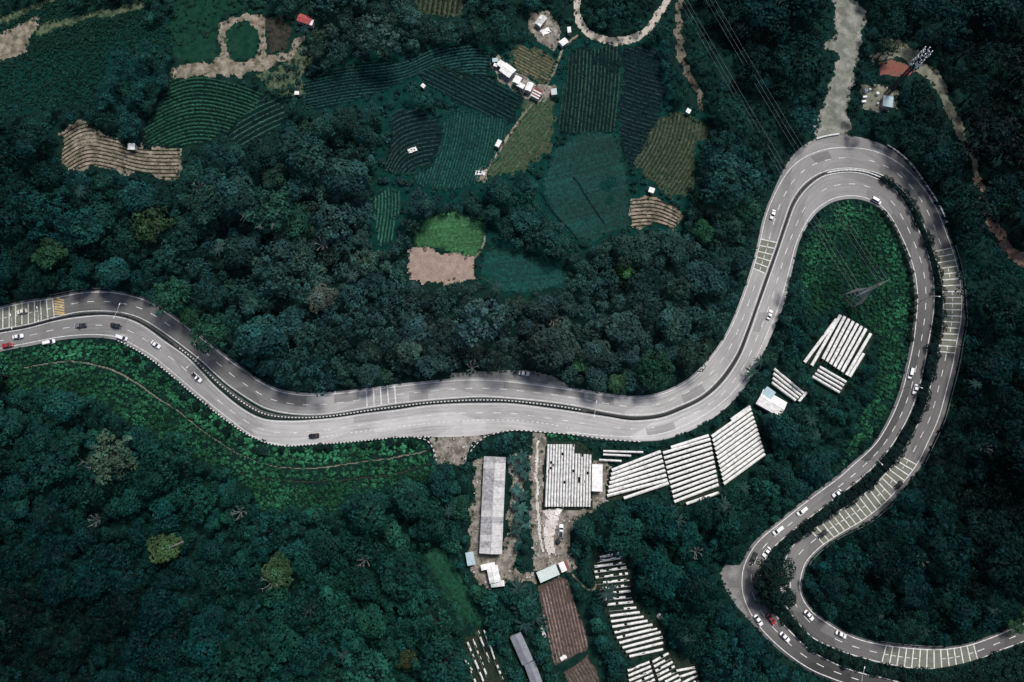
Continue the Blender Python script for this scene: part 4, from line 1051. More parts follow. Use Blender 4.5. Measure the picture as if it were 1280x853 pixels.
def lamp(px, py, ang, double, label):
    c = pt(px, py); root = empty('street_lamp', c, ang); tag(root, label, 'street lamp')
    mb = MB(); mb.tube([(0, 0, 0), (0, 0, 8.5)], [.12, .07], 6); mb.build('pole', M['steel'], root)
    for sx in ((-1, 1) if double else (1,)):
        mb = MB(); mb.tube([(0, 0, 8.4), (sx * .9, 0, 8.9), (sx * 2.6, 0, 9.1)], .07, 5); arm = mb.build('arm', M['whitep'], root)
        mb = MB(); mb.box((sx * 2.9, 0, 9.08), (.9, .32, .16), taper=.8); mb.build('lamp_head', M['white'], arm)
def road_angle(px, py):
    d = np.hypot(medc[:, 0] - px, medc[:, 1] - py); i = int(np.argmin(d)); i = min(max(i, 1), len(medc) - 2)
    a_ = W(medc[i - 1:i + 2]); t = a_[2] - a_[0]; return math.atan2(t[1], t[0])
for px, py, lab in ((33, 408.5, 'double armed street lamp beside the first ladder markings'), (65, 399.5, 'double armed street lamp beside the yellow hazard stripes'),
                    (161, 395.5, 'double armed street lamp where the median starts to widen'), (253, 458, 'double armed street lamp beside the start of the striped barrier'),
                    (741, 514.5, 'double armed street lamp where the striped barrier turns black'), (1064, 837, 'double armed street lamp on the median past the hairpin')):
    lamp(px, py, road_angle(px, py) + math.pi / 2, True, lab)
for px, py, lab in ((1128.5, 486, 'single armed street lamp opposite two white cars'), (1082, 575, 'single armed street lamp over the dark patched lane'), (1150, 377, 'single armed street lamp on the inner rim of the bend')):
    a_ = road_angle(px, py) + math.pi / 2; lamp(px, py, a_ if math.cos(a_) > 0 else a_ + math.pi, False, lab)

# ------------------------------------------------------------------ cars
PAINT = {'white': (.78, .78, .77), 'black': (.012, .013, .015), 'grey': (.16, .165, .17), 'red': (.30, .03, .04), 'silver': (.50, .51, .52), 'dark': (.03, .034, .04), 'cream': (.62, .60, .52)}
for k_, c in PAINT.items():
    M['paint_' + k_] = mat(k_ + '_car_paint', c, tuple(v * .9 for v in c), 1.2, .3, spec=.5)
CARM = {}
def car_meshes(col_, kind):
    if (col_, kind) in CARM: return CARM[(col_, kind)]
    P_ = M['paint_' + col_]; R = {}
    Ln = {'sedan': 4.5, 'pickup': 5.2, 'van': 4.8}[kind]; h0 = Ln / 2
    sec = [(-h0, .62, .42, .70), (-h0 * .96, .80, .30, .88), (-h0 * .6, .88, .24, .96), (0, .90, .22, .95), (h0 * .45, .89, .24, .92), (h0 * .8, .85, .26, .80), (h0 * .96, .74, .34, .68), (h0, .55, .42, .60)]
    mb = MB(); V = []
    for x, w, z0, z1 in sec: V += [(x, -w, z0 + .1), (x, -w * .99, z1 - .12), (x, -w * .82, z1), (x, w * .82, z1), (x, w * .99, z1 - .12), (x, w, z0 + .1), (x, w * .8, z0), (x, -w * .8, z0)]
    mb.v = V; ns = len(sec)
    for i in range(ns - 1):
        for j in range(8):
            a_ = i * 8 + j; b_ = i * 8 + (j + 1) % 8; mb.f.append((a_, a_ + 8, b_ + 8, b_)); mb.m.append(0)
    mb.f.append(tuple(range(8))); mb.m.append(0); mb.f.append(tuple((ns - 1) * 8 + j for j in reversed(range(8)))); mb.m.append(0)
    R['body'] = mb.mesh('body', P_)
    if kind == 'sedan': b0, b1, t0, t1, zt = -h0 * .72, h0 * .46, -h0 * .38, h0 * .12, 1.44
    elif kind == 'van': b0, b1, t0, t1, zt = -h0 * .97, h0 * .62, -h0 * .92, h0 * .34, 1.78
    else: b0, b1, t0, t1, zt = -h0 * .12, h0 * .52, -h0 * .02, h0 * .22, 1.68
    zb = .90; wb, wt = .80, .66
    def quad(name, pts, m): q_ = MB(); q_.face(pts); R[name] = q_.mesh(name, m)
    quad('windscreen', [(b1, -wb, zb), (b1, wb, zb), (t1, wt, zt), (t1, -wt, zt)], M['glass'])
    quad('rear_window', [(b0, wb, zb), (b0, -wb, zb), (t0, -wt, zt), (t0, wt, zt)], M['glass'])
    quad('side_window', [(b0, -wb, zb), (b1, -wb, zb), (t1, -wt, zt), (t0, -wt, zt)], M['glass'])
    quad('side_window.001', [(b1, wb, zb), (b0, wb, zb), (t0, wt, zt), (t1, wt, zt)], M['glass'])
    rm = MB(); rm.box(((t0 + t1) / 2, 0, zt + .02), (t1 - t0 + .08, wt * 2 + .06, .08), taper=.94); R['roof'] = rm.mesh('roof', P_)
    if kind == 'pickup':
        bm_ = MB(); bm_.box((-h0 * .55, 0, .965), (h0 * .74, 1.45, .03)); R['load_bed'] = bm_.mesh('load_bed', M['black'])
    wm = MB(); wm.tube([(0, -.11, 0), (0, .11, 0)], .33, 12); R['wheel'] = wm.mesh('wheel', M['rubber'])
    hm = MB(); hm.box((0, 0, 0), (.16, .36, .14)); R['headlight'] = hm.mesh('headlight', M['clear_lamp']); R['taillight'] = hm.mesh('taillight', M['red_lamp'])
    mm = MB(); mm.box((0, 0, 0), (.14, .22, .14)); R['mirror'] = mm.mesh('mirror', P_)
    R['_'] = (h0, b1)
    CARM[(col_, kind)] = R
    return R
def car(px, py, col_, label, kind='sedan', back=False, ang=None, name='car', dz=ROAD_Z):
    R = car_meshes(col_, kind); c = pt(px, py); c.z += dz + .01
    allc = np.vstack([dU_DASH, dL_DASH]); i = int(np.argmin(np.hypot(allc[:, 0] - px, allc[:, 1] - py)))
    src = dU_DASH if i < len(dU_DASH) else dL_DASH; i %= len(dU_DASH); i = min(max(i, 2), len(src) - 3)
    t = W(src[i - 2:i + 3]); t = t[-1] - t[0]
    th = math.atan2(t[1], t[0]) if ang is None else math.radians(ang)
    if back: th += math.pi
    e = .6; nz = Vector((-(float(height(c.x + e, c.y)) - float(height(c.x - e, c.y))) / (2 * e), -(float(height(c.x, c.y + e)) - float(height(c.x, c.y - e))) / (2 * e), 1)).normalized()
    fx = Vector((math.cos(th), math.sin(th), 0)); fx = (fx - nz * fx.dot(nz)).normalized(); fy = nz.cross(fx)
    root = empty(name, c); root.rotation_euler = Matrix((fx, fy, nz)).transposed().to_euler()
    tag(root, label, {'sedan': 'car', 'pickup': 'pickup', 'van': 'van'}[kind])
    h0, b1 = R['_']
    for p in ('body', 'windscreen', 'rear_window', 'side_window', 'side_window.001', 'roof', 'load_bed'):
        if p in R: obj(p.split('.')[0], R[p], root)
    for sx in (-.62, .62):
        for sy in (-.8, .8): obj('wheel', R['wheel'], root, (h0 * sx, sy, .33))
    for sy in (-.58, .58):
        obj('headlight', R['headlight'], root, (h0 * .93, sy, .66)); obj('taillight', R['taillight'], root, (-h0 * .95, sy, .82))
        obj('mirror', R['mirror'], root, (b1 - .25, math.copysign(.96, sy), .98))
car(24, 421, 'white', 'white sedan on the inner carriageway below the first ladder markings')
car(11, 432, 'red', 'red car close to the bushes below the first ladder markings')
car(63, 428, 'white', 'white car half hidden by bushes at the road edge', 'van')
car(29, 390, 'cream', 'cream car driving on the first ladder markings', back=True)
car(102, 407, 'grey', 'grey pickup with a dark load bed before a black car', 'pickup', back=True)
car(146, 407.5, 'black', 'black sedan ahead of the grey pickup')
car(154, 422, 'white', 'white van at the edge beside the start of the barrier', 'van')
car(196, 431, 'white', 'white sedan where the carriageway begins to descend')
car(247, 472, 'white', 'white pickup beside the striped median barrier', 'pickup')
car(393, 545, 'black', 'black car passing above the bright green slope', back=True)
car(655, 467, 'white', 'white car parked in the lay-by', dz=.06)
car(965, 269, 'white', 'white car at the start of the big bend', back=True)
car(961, 394, 'white', 'white car beside the shadow-blackened median barrier')
car(1094, 252, 'white', 'white car hugging the inner edge of the arch', 'van')
car(1137, 467, 'white', 'white van near the inner edge behind another white car', 'van')
car(1143, 487, 'white', 'white car beside the wide planted median')
car(1122, 607, 'black', 'black car on the outer carriageway before the ladder markings')
car(1045, 617, 'white', 'white sedan in the lane descending to the hairpin')
car(1001, 639, 'white', 'white van at the shaded edge above the hairpin', 'van')
car(971, 663, 'white', 'white car entering the hairpin on the inner carriageway', 'van')
car(1027, 668, 'black', 'black car at the lower end of the ladder markings')
car(941, 698, 'dark', 'dark pickup beside the hairpin lay-by', 'pickup')
car(957, 690, 'white', 'white sedan next to the dark pickup in the hairpin')
car(947, 775, 'white', 'white car leaving the hairpin along the outer edge')
car(963, 774, 'red', 'red car under the hairpin trees')
car(980, 796, 'white', 'white car below the red car past the hairpin')
car(1010, 769, 'white', 'white car on the outer carriageway inside the hairpin')
car(1050, 793, 'white', 'white sedan before the hairpin ladder markings')
car(701, 664, 'white', 'white pickup parked in the dusty yard', 'pickup', ang=85, dz=.04)
# ------------------------------------------------------------------ vegetation
def crown_np(seed, nl=16, nleaf=1300, flat=.72, lobe=(.26, .42), leaf=.115, spread=.62):
    """unit crown: leaf faces over many overlapping lobes; returns quad verts and relative colour"""
    r = np.random.default_rng(seed)
    k_ = np.arange(nl) + .5; ph = k_ * 2.39996 + r.uniform(0, 6.28); cz = 1 - 1.05 * k_ / nl; cr = np.sqrt(np.maximum(0, 1 - cz ** 2))
    Cn = np.stack([cr * np.cos(ph), cr * np.sin(ph), cz], -1) * (spread * r.uniform(.65, 1.12, (nl, 1))) + r.normal(0, .07, (nl, 3))
    Cn[:, 0] *= r.uniform(.82, 1.15); Cn[:, 1] *= r.uniform(.82, 1.15)
    R = r.uniform(*lobe, nl); tint = r.uniform(.62, 1.42, nl); hue = r.normal(0.02, .05, nl)
    n = nleaf * 3
    li = r.choice(nl, n, p=R ** 2 / (R ** 2).sum())
    d = r.normal(size=(n, 3)); d[:, 2] = np.where(d[:, 2] < -.2, -d[:, 2], d[:, 2]); d /= np.linalg.norm(d, axis=1, keepdims=True)
    # sub-clumps: pull the leaves of a lobe towards a few twig ends
    P = Cn[li] + d * R[li][:, None] * (r.uniform(.80, 1.06, n) + .09 * np.sin(d[:, 0] * 9 + li * 3) * np.sin(d[:, 1] * 9 + li * 7))[:, None]
    keep = np.ones(n, bool)
    for j in range(nl): keep &= ~((np.linalg.norm(P - Cn[j], axis=1) < R[j] * .80) & (li != j))
    idx = np.nonzero(keep)[0][:nleaf]
    P, d, li = P[idx], d[idx], li[idx]
    P = P * np.array([1, 1, flat])
    Nn = d * .9 + r.normal(0, .42, d.shape) + np.array([0, 0, .35])
    V = leaf_quads(P, Nn, leaf, r)
    t = tint[li] * r.uniform(.68, 1.38, len(P))
    c = np.stack([t * (1 + hue[li] * 1.3), t, t * (1 - hue[li])], -1) * r.uniform(.92, 1.08, (len(P), 3))
    return V.astype(np.float32), np.repeat(np.clip(c, .1, 3), 4, 0).astype(np.float32)

CROWNS = [crown_np(100 + i, [13, 18, 24, 10, 16, 30, 20, 14][i], 1150, [.7, .62, .75, .85, .6, .66, .8, .7][i], [(.28, .42), (.24, .36), (.2, .32), (.34, .5), (.25, .4), (.17, .28), (.22, .36), (.3, .44)][i], [.125, .115, .105, .135, .12, .10, .11, .125][i], [.62, .66, .7, .52, .66, .72, .62, .6][i]) for i in range(8)]
CROWNS += [crown_np(150 + i, 34 + 6 * i, 1100, .55 + .1 * i, (.12, .21), .085 + .01 * i, .80) for i in range(3)]
LOW = [crown_np(200 + i, 8 + 3 * i, 330, .6 + .06 * i, (.30 - .03 * i, .48 - .045 * i), .20 - .008 * i, .56 + .03 * i) for i in range(7)]
SMALL = [crown_np(240 + i, 7 + 2 * i, 165, .6 + .07 * i, (.32 - .03 * i, .5 - .04 * i), .27 - .012 * i, .55) for i in range(6)]
TUFT = [crown_np(340 + i, 4, 30, .7, (.4, .65), .48, .42) for i in range(5)]
BUSH = [crown_np(300 + i, 5, 50, .7, (.35, .6), .40, .45) for i in range(5)]
CROWN_ME = [quads_mesh('crown', *c) for c in CROWNS]
def trunk_mesh(seed):
    r = random.Random(seed); mb = MB(); x = y = 0.0; P = [(0, 0, -.03)]
    for z in (.25, .5, .75): x += r.uniform(-.025, .025); y += r.uniform(-.025, .025); P.append((x, y, z))
    mb.tube(P, [.035, .028, .022, .014], 7)
    for k_ in range(5):
        a_ = k_ * 1.3 + r.uniform(-.3, .3); z = r.uniform(.4, .65)
        mb.tube([(x * z, y * z, z), (x + .16 * math.cos(a_), y + .16 * math.sin(a_), z + .18), (x + .3 * math.cos(a_), y + .3 * math.sin(a_), z + .26)], [.014, .010, .005], 5)
    return mb.mesh('trunk', M['bark'])
TRUNK_ME = [trunk_mesh(i) for i in range(4)]
def tree_dims(px, py, rpx):
    s = mpp(px, py); r_m = rpx * s * 1.02
    return r_m, min(19.0, max(2.6, r_m * 1.5 + 1.6))
TREES_PX = []
def tree_at(px, py, rpx, base_c, label, var=0, group=None, cat='tree', name='tree', hscale=1.0):
    r_m, H = tree_dims(px, py, rpx); H *= hscale
    c = unproj(px, py, H - r_m * .55); g = float(height(c[0], c[1]))
    root = empty(name, (c[0], c[1], g), random.uniform(0, 6.28)); tag(root, label, cat, group)
    cr = obj('crown', CROWN_ME[var % len(CROWN_ME)], root, (0, 0, H - r_m * .62))
    cr.scale = (r_m, r_m * random.uniform(.88, 1.1), r_m * random.uniform(.85, 1.1)); cr.color = (*base_c, 1)
    tr = obj('trunk', TRUNK_ME[var % 4], root); k_ = max(1.0, H)
    tr.scale = (k_, k_, H)
    return root

# stand tints; dark also paints the vignetted frame corners into the leaf colour
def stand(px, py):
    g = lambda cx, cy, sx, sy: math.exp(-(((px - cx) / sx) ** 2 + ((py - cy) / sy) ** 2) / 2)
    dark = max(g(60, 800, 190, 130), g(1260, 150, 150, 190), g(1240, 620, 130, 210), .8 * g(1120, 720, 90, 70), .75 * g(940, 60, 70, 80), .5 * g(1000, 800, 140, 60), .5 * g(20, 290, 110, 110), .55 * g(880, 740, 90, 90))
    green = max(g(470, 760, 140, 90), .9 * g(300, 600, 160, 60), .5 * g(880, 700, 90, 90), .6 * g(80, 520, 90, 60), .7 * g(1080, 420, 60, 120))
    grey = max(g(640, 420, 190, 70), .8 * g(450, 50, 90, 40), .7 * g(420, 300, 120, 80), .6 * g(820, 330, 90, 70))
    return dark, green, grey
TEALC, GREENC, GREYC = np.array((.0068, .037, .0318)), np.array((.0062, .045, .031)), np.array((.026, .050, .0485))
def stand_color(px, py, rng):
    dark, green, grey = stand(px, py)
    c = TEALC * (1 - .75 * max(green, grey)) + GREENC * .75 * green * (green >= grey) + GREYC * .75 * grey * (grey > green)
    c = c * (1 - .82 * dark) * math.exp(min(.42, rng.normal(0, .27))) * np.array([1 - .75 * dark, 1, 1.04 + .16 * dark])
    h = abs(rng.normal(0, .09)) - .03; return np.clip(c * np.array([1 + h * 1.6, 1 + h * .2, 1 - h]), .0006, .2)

# landmark trees
LM = [
 (212, 371, 26, (.020, .085, .062), 'emerald tree leaning over the highway beside the hazard stripes', 5),
 (262, 421, 27, (.020, .080, .058), 'emerald tree overhanging the highway above the striped barrier', 5),
 (236, 398, 14, (.022, .07, .05), 'small green tree between the two emerald roadside trees', 1),
 (190, 279, 25, (.034, .072, .042), 'large round olive tree above the highway', 2),
 (338, 262, 33, (.022, .082, .070), 'very wide teal tree with bleached limbs in the forest', 2),
 (372, 280, 22, (.020, .078, .066), 'teal tree touching the very wide teal tree', 1),
 (62, 320, 20, (.022, .066, .042), 'rounded fresh green tree in the forest above the ladder markings', 0),
 (780, 338, 13, (.045, .13, .05), 'lime green tree among the grey green forest crowns', 3),
 (726, 456, 13, (.035, .12, .075), 'bright green tree close above the highway bend', 0),
 (771, 479, 14, (.045, .10, .06), 'yellowish green tree overhanging the highway edge', 4),
 (820, 462, 27, (.015, .058, .040), 'large deep green tree beside the narrowing bend', 5),
 (868, 447, 22, (.028, .060, .055), 'dark grey green tree at the outer edge of the bend', 2),
 (348, 714, 22, (.045, .095, .048), 'large feathery olive tree on the wooded slope', 4),
 (206, 685, 21, (.062, .115, .052), 'yellow olive tree with a bleached fallen trunk', 4),
 (510, 826, 14, (.045, .062, .034), 'brownish olive tree among deep green crowns', 2),
 (140, 572, 33, (.060, .105, .085), 'very wide pale feathery tree with bare limbs below the highway', 9),
 (403, 373, 20, (.085, .11, .105), 'pale grey leafed tree in the middle forest', 4),
 (935, 262, 20, (.022, .080, .060), 'teal green tree beside the start of the bend', 5),
 (880, 290, 15, (.022, .085, .055), 'fresh green tree beside the tan terraced plot', 0),
 (962, 717, 20, (.006, .022, .022), 'dark tree overhanging the hairpin road', 2),
 (971, 740, 23, (.006, .024, .022), 'broad dark tree filling the hairpin gap', 5),
 (981, 716, 17, (.008, .032, .028), 'dark green tree at the tip of the hairpin', 1),
 (953, 727, 15, (.006, .020, .021), 'dark spreading tree over the inner hairpin lane', 6),
 (968, 758, 12, (.006, .022, .021), 'dark tree at the lower end of the hairpin gap', 3),
 (956, 746, 13, (.005, .018, .020), 'small dark tree over the hairpin lane', 0),
 (985, 748, 12, (.007, .028, .024), 'small dark tree beside the returning lane', 3),
 (1268, 784, 11, (.03, .08, .05), 'bright green tree covering the far end of the road', 0),
 (1284, 772, 13, (.02, .06, .04), 'green tree beside the far end of the road', 1),
 (1108, 60, 14, (.012, .035, .030), 'dark tree between the gravel road and scrub bank', 1),
]
rest_excl = []
for i, (px, py, r_, c, lab, v) in enumerate(LM):
    t_ = tree_at(px, py, r_, tuple(np.array(c) * (.62, .66, .56)), lab, v)
    if 'fallen trunk' in lab:
        inv = t_.matrix_basis.inverted(); mb = MB(); mb.tube([tuple(inv @ pt(208, 687, 10.2)), tuple(inv @ pt(218, 682, 10.9)), tuple(inv @ pt(229, 677, 11.0))], [.16, .28, .3], 7); mb.build('fallen_trunk', M['deadwood'], t_)
    rest_excl.append((px, py, r_))

# scatter the forest
rngf = np.random.default_rng(21)
cell = 30; grid = {}
def near(px, py, r_, f):
    gx_, gy_ = int(px // cell), int(py // cell)
    for i in range(gx_ - 2, gx_ + 3):
        for j in range(gy_ - 2, gy_ + 3):
            for (x, y, q_) in grid.get((i, j), ()):
                if (x - px) ** 2 + (y - py) ** 2 < (f * (q_ + r_)) ** 2: return True
    return False
def put(px, py, r_): grid.setdefault((int(px // cell), int(py // cell)), []).append((px, py, r_))
for t in rest_excl: put(*t)
ANG = np.linspace(0, 2 * math.pi, 12, endpoint=False); CA, SA = np.cos(ANG), np.sin(ANG)
forest = []
def try_tree(px, py, r_, f=.62, edge=.78):
    if kcode(np.array([px]), np.array([py]))[0] != 0: return False
    k_ = kcode(px + CA * r_ * edge, py + SA * r_ * edge)
    if np.isin(k_, (1, 2, 5)).any(): return False
    if (k_ != 0).sum() > 5: return False
    if near(px, py, r_, f): return False
    r_m, H = tree_dims(px, py, r_)
    c = unproj(px, py, H - r_m * .55); b = project(np.array([c[0], c[1], float(height(c[0], c[1]))]))[0]
    if kcode(b[:1], b[1:])[0] in (1, 2, 5): return False
    return True
for r0, r1, tries, f in ((27, 38, 330, .66), (19, 27, 900, .64), (12, 19, 4200, .62), (8.5, 13, 12000, .58), (5.5, 8.5, 16000, .58)):
    X = rngf.uniform(-75, 1355, tries); Y = rngf.uniform(-75, 928, tries); R_ = rngf.uniform(r0, r1, tries)
    for x, y, r_ in zip(X, Y, R_):
        if 1010 < x < 1145 and 255 < y < 560 and r_ > 9: continue
        if y < 230 and 560 < x < 900 and r_ > 13: continue
        if y < 150 and x < 380 and r_ > 12: continue
        if try_tree(x, y, r_, f): put(x, y, r_); forest.append((x, y, r_))
MARKS = [(190,279,'the round olive tree'),(62,320,'the fresh green tree'),(338,262,'the wide teal tree'),(150,195,'the tan terraced field'),(260,140,'the green terraces'),(300,60,'the dirt ring'),(381,24,'the red roofed house'),(20,55,'the tan earth bank'),(460,95,'the wavy teal field'),(550,335,'the bare pinkish plot'),(480,270,'the pale green rows'),(515,188,'the white tarpaulin'),(634,88,'the white farmhouses'),(735,110,'the dark crop field'),(735,230,'the teal meadow'),(840,190,'the olive brown field'),(780,338,'the lime green tree'),(820,462,'the deep green tree'),(726,456,'the bright green tree'),(403,373,'the pale grey tree'),(475,488,'the five white bars'),(655,467,'the lay-by car'),(765,30,'the sand road'),(862,80,'the mud track'),(1040,90,'the gravel road'),(1110,127,'the mast cabin'),(1120,87,'the red earth cut'),(1250,290,'the reddish gully'),(1185,380,'the longest ladder markings'),(1070,640,'the sloping ladder markings'),(1165,822,'the hairpin ladder markings'),(965,730,'the hairpin trees'),(910,730,'the gravel lay-by'),(960,300,'the short ladder markings'),(1066,374,'the pylon'),(1045,435,'the tilted shelter block'),(965,503,'the white house'),(865,590,'the slanting shelters'),(712,595,'the upright shelters'),(690,675,'the dusty yard'),(705,780,'the brown beds'),(790,760,'the torn ladder'),(616,631,'the long shed'),(615,718,'the cluttered house'),(655,820,'the steel sheds'),(605,820,'the plastic remains'),(565,735,'the dark grass strip'),(206,685,'the yellow olive tree'),(348,714,'the feathery olive tree'),(510,826,'the brownish olive tree'),(140,575,'the pale feathery tree'),(386,763,'the whitish bare tree'),(565,565,'the earth junction'),(400,580,'the embankment path'),(120,460,'the slope path'),(40,390,'the first ladder markings'),(212,371,'the leaning emerald tree'),(262,421,'the overhanging emerald tree'),(11,432,'the red car'),(930,60,'the power cables'),(1122,607,'the black car'),(1050,793,'the white sedan')]
def region(x, y):
    d_ = sorted((math.hypot(x - a_, y - b_), n_) for a_, b_, n_ in MARKS)
    return 'between ' + d_[0][1] + ' and ' + d_[1][1]
def tint_word(c):
    l = c[1]; 
    if l < .020: return 'blackish green'
    if c[0] > .024: return 'grey green' if c[2] > c[1] * .85 else 'olive green'
    return 'deep teal' if c[2] > c[1] * .82 else 'deep green'
inframe = [t for t in forest if -t[2] < t[0] < 1280 + t[2] and -t[2] < t[1] < 853 + t[2]]
inframe.sort(key=lambda t: -t[2])
singles = inframe[:300 - len(LM)]; sset = set(singles); others = [t for t in forest if t not in sset]
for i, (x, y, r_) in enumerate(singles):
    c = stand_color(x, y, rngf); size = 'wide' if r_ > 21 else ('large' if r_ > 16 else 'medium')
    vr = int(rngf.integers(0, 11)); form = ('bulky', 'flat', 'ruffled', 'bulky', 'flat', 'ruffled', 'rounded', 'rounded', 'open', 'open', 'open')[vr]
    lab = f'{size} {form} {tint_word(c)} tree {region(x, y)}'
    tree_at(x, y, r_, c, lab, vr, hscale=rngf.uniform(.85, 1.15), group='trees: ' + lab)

def scatter_mesh(name, items, protos, label, small, thr, parent=None):
    Vs, Cs = [], []
    for (x, y, r_, c, H, r_m) in items:
        pr_ = protos if r_m > thr and -15 < x < 1295 and -15 < y < 868 else small
        V, C = pr_[int(rngf.integers(0, len(pr_)))]
        a_ = rngf.uniform(0, 6.28); cs, sn = math.cos(a_), math.sin(a_)
        p = unproj(x, y, H - r_m * .55); g = float(height(p[0], p[1]))
        S = V * np.array([r_m * rngf.uniform(.85, 1.15), r_m * rngf.uniform(.85, 1.15), r_m], np.float32)
        Vs.append(np.stack([S[:, 0] * cs - S[:, 1] * sn + p[0], S[:, 0] * sn + S[:, 1] * cs + p[1], S[:, 2] + g + H - r_m * .62], -1))
        Cs.append(C * np.asarray(c, np.float32)[None])
    o = obj(name, quads_mesh(name, np.vstack(Vs), np.vstack(Cs)), parent)
    return tag(o, label, kind='stuff')
items = []
for (x, y, r_) in others:
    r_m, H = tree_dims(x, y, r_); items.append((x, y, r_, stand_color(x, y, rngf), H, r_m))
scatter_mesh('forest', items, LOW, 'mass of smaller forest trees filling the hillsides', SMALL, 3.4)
# bushes under and between the trees
items = []
n_try = 26000
X = rngf.uniform(-60, 1340, n_try); Y = rngf.uniform(-60, 913, n_try); K = kcode(X, Y)
for x, y, k_ in zip(X, Y, K):
    if k_ not in (0, 4): continue
    if near(x, y, 0, .78): continue
    r_ = rngf.uniform(2.6, 5.2)
    if np.isin(kcode(x + CA[::3] * r_ * .8, y + SA[::3] * r_ * .8), (1, 2, 5)).any(): continue
    r_m = r_ * .333
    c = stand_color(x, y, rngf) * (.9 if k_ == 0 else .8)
    if k_ == 4 and y < 150 and x < 300: c = np.array((.008, .038, .027)) * rngf.uniform(.6, 1.35); r_m *= .62
    items.append((x, y, r_, c, r_m * 1.1, r_m))
X = rngf.uniform(0, 1280, 60000); Y = rngf.uniform(0, 853, 60000); K = kcode(X, Y)
for x, y, k_ in zip(X, Y, K):
    if k_ != 2: continue
    q_ = kcode(x + CA[::2] * 3.2, y + SA[::2] * 3.2)
    if not np.isin(q_, (0, 4)).any() or rngf.random() < .35: continue
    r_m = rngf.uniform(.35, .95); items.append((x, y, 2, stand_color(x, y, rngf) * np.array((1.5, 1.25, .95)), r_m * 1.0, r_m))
for x, y in zip(rngf.uniform(-60, 215, 7000), rngf.uniform(0, 150, 7000)):
    if kcode(np.array([x]), np.array([y]))[0] == 4:
        r_m = rngf.uniform(.3, .8); items.append((x, y, 2, np.array((.008, .042, .030)) * rngf.uniform(.55, 1.5), r_m, r_m))
for x, y, k_ in zip(rngf.uniform(0, 1280, 70000), rngf.uniform(0, 853, 70000), range(70000)):     # weeds against the pavement
    if kcode(np.array([x]), np.array([y]))[0] not in (0, 3): continue
    if not (kcode(x + CA[::3] * 3.0, y + SA[::3] * 3.0) == 1).any(): continue
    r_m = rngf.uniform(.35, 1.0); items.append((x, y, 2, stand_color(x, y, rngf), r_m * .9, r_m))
scatter_mesh('undergrowth', items, BUSH, 'dark undergrowth between the trees', TUFT, 1.1)
items = []
X = rngf.uniform(0, 1280, 50000); Y = rngf.uniform(240, 650, 50000); K = kcode(X, Y)
for x, y, k_ in zip(X, Y, K):
    if k_ != 3: continue
    r_ = rngf.uniform(1.3, 3.0)
    if np.isin(kcode(x + CA[::3] * r_, y + SA[::3] * r_), (1, 2, 5)).any(): continue
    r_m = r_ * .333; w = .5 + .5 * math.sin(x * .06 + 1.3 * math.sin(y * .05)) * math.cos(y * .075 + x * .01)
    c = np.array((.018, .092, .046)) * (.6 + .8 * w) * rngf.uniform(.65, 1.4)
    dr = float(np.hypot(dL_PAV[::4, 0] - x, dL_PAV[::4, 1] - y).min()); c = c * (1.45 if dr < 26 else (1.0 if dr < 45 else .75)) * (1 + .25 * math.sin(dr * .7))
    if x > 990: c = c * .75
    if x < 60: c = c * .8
    items.append((x, y, r_, c, r_m * 1.1, r_m))
scatter_mesh('ground_cover', items, BUSH, 'bright green leafy ground cover on the road embankments', TUFT, .55)

# dark shrubs: median of the right-hand stretch, foot of the embankment barrier, inner rim of the bend
def shrub(px, py, r_, c, label, group):
    tree_at(px, py, r_, c, label, int(rngf.integers(0, 8)), group, 'shrub', 'shrub', .55)
acc = 0; last = None; n_sh = 0
for i in range(len(dS)):
    if not (44.2 < dS[i] < 63.5): continue
    p = (dU_IN[i] + dL_IN[i]) / 2
    if last is not None and np.linalg.norm(p - last) < acc: continue
    last = p; acc = rngf.uniform(5.5, 11); wdt = np.linalg.norm(dU_IN[i] - dL_IN[i])
    f = rngf.uniform(.5, .88); q_ = dL_IN[i] + (dU_IN[i] - dL_IN[i]) * f
    shrub(*q_, min(rngf.uniform(5.5, 9.5), wdt * .8), np.array((.004, .014, .013)) * rngf.uniform(.7, 1.4), 'dark rounded shrub on the wide planted median', 'shrubs on the planted median'); n_sh += 1
for px, py in ((1002,793),(1012,801),(1024,812),(1035,817),(1046,820),(1056,824),(1068,828),(1080,833),(1095,838),(1112,842),(1128,846),(1150,846),(1170,848),(1195,845),(1220,840),(1245,830),(992,778),(984,772)):
    shrub(px, py, rngf.uniform(4.5, 8), np.array((.006, .020, .016)) * rngf.uniform(.6, 1.5), 'dark shrub in the strip between the two roads past the hairpin', 'shrubs past the hairpin')
items = []
for _ in range(900):
    i = int(rngf.integers(0, len(dS)))
    if not (44.0 < dS[i] < 71): continue
    q_ = dL_IN[i] + (dU_IN[i] - dL_IN[i]) * rngf.uniform(.2, .8); r_m = rngf.uniform(.6, 1.2)
    items.append((*q_, 3, np.array((.004, .015, .014)) * rngf.uniform(.6, 1.4), r_m * 1.2 + .2, r_m))
X = rngf.uniform(930, 1290, 9000); Y = rngf.uniform(560, 870, 9000); K = kcode(X, Y)
for x, y, k_ in zip(X, Y, K):
    if k_ != 5: continue
    r_m = rngf.uniform(.6, 1.6); items.append((x, y, 3, np.array((.005, .020, .017)) * rngf.uniform(.5, 1.6), r_m * 1.2 + .2, r_m))
scatter_mesh('median_growth', items, BUSH, 'low dark growth covering the planted median', TUFT, 1.1)
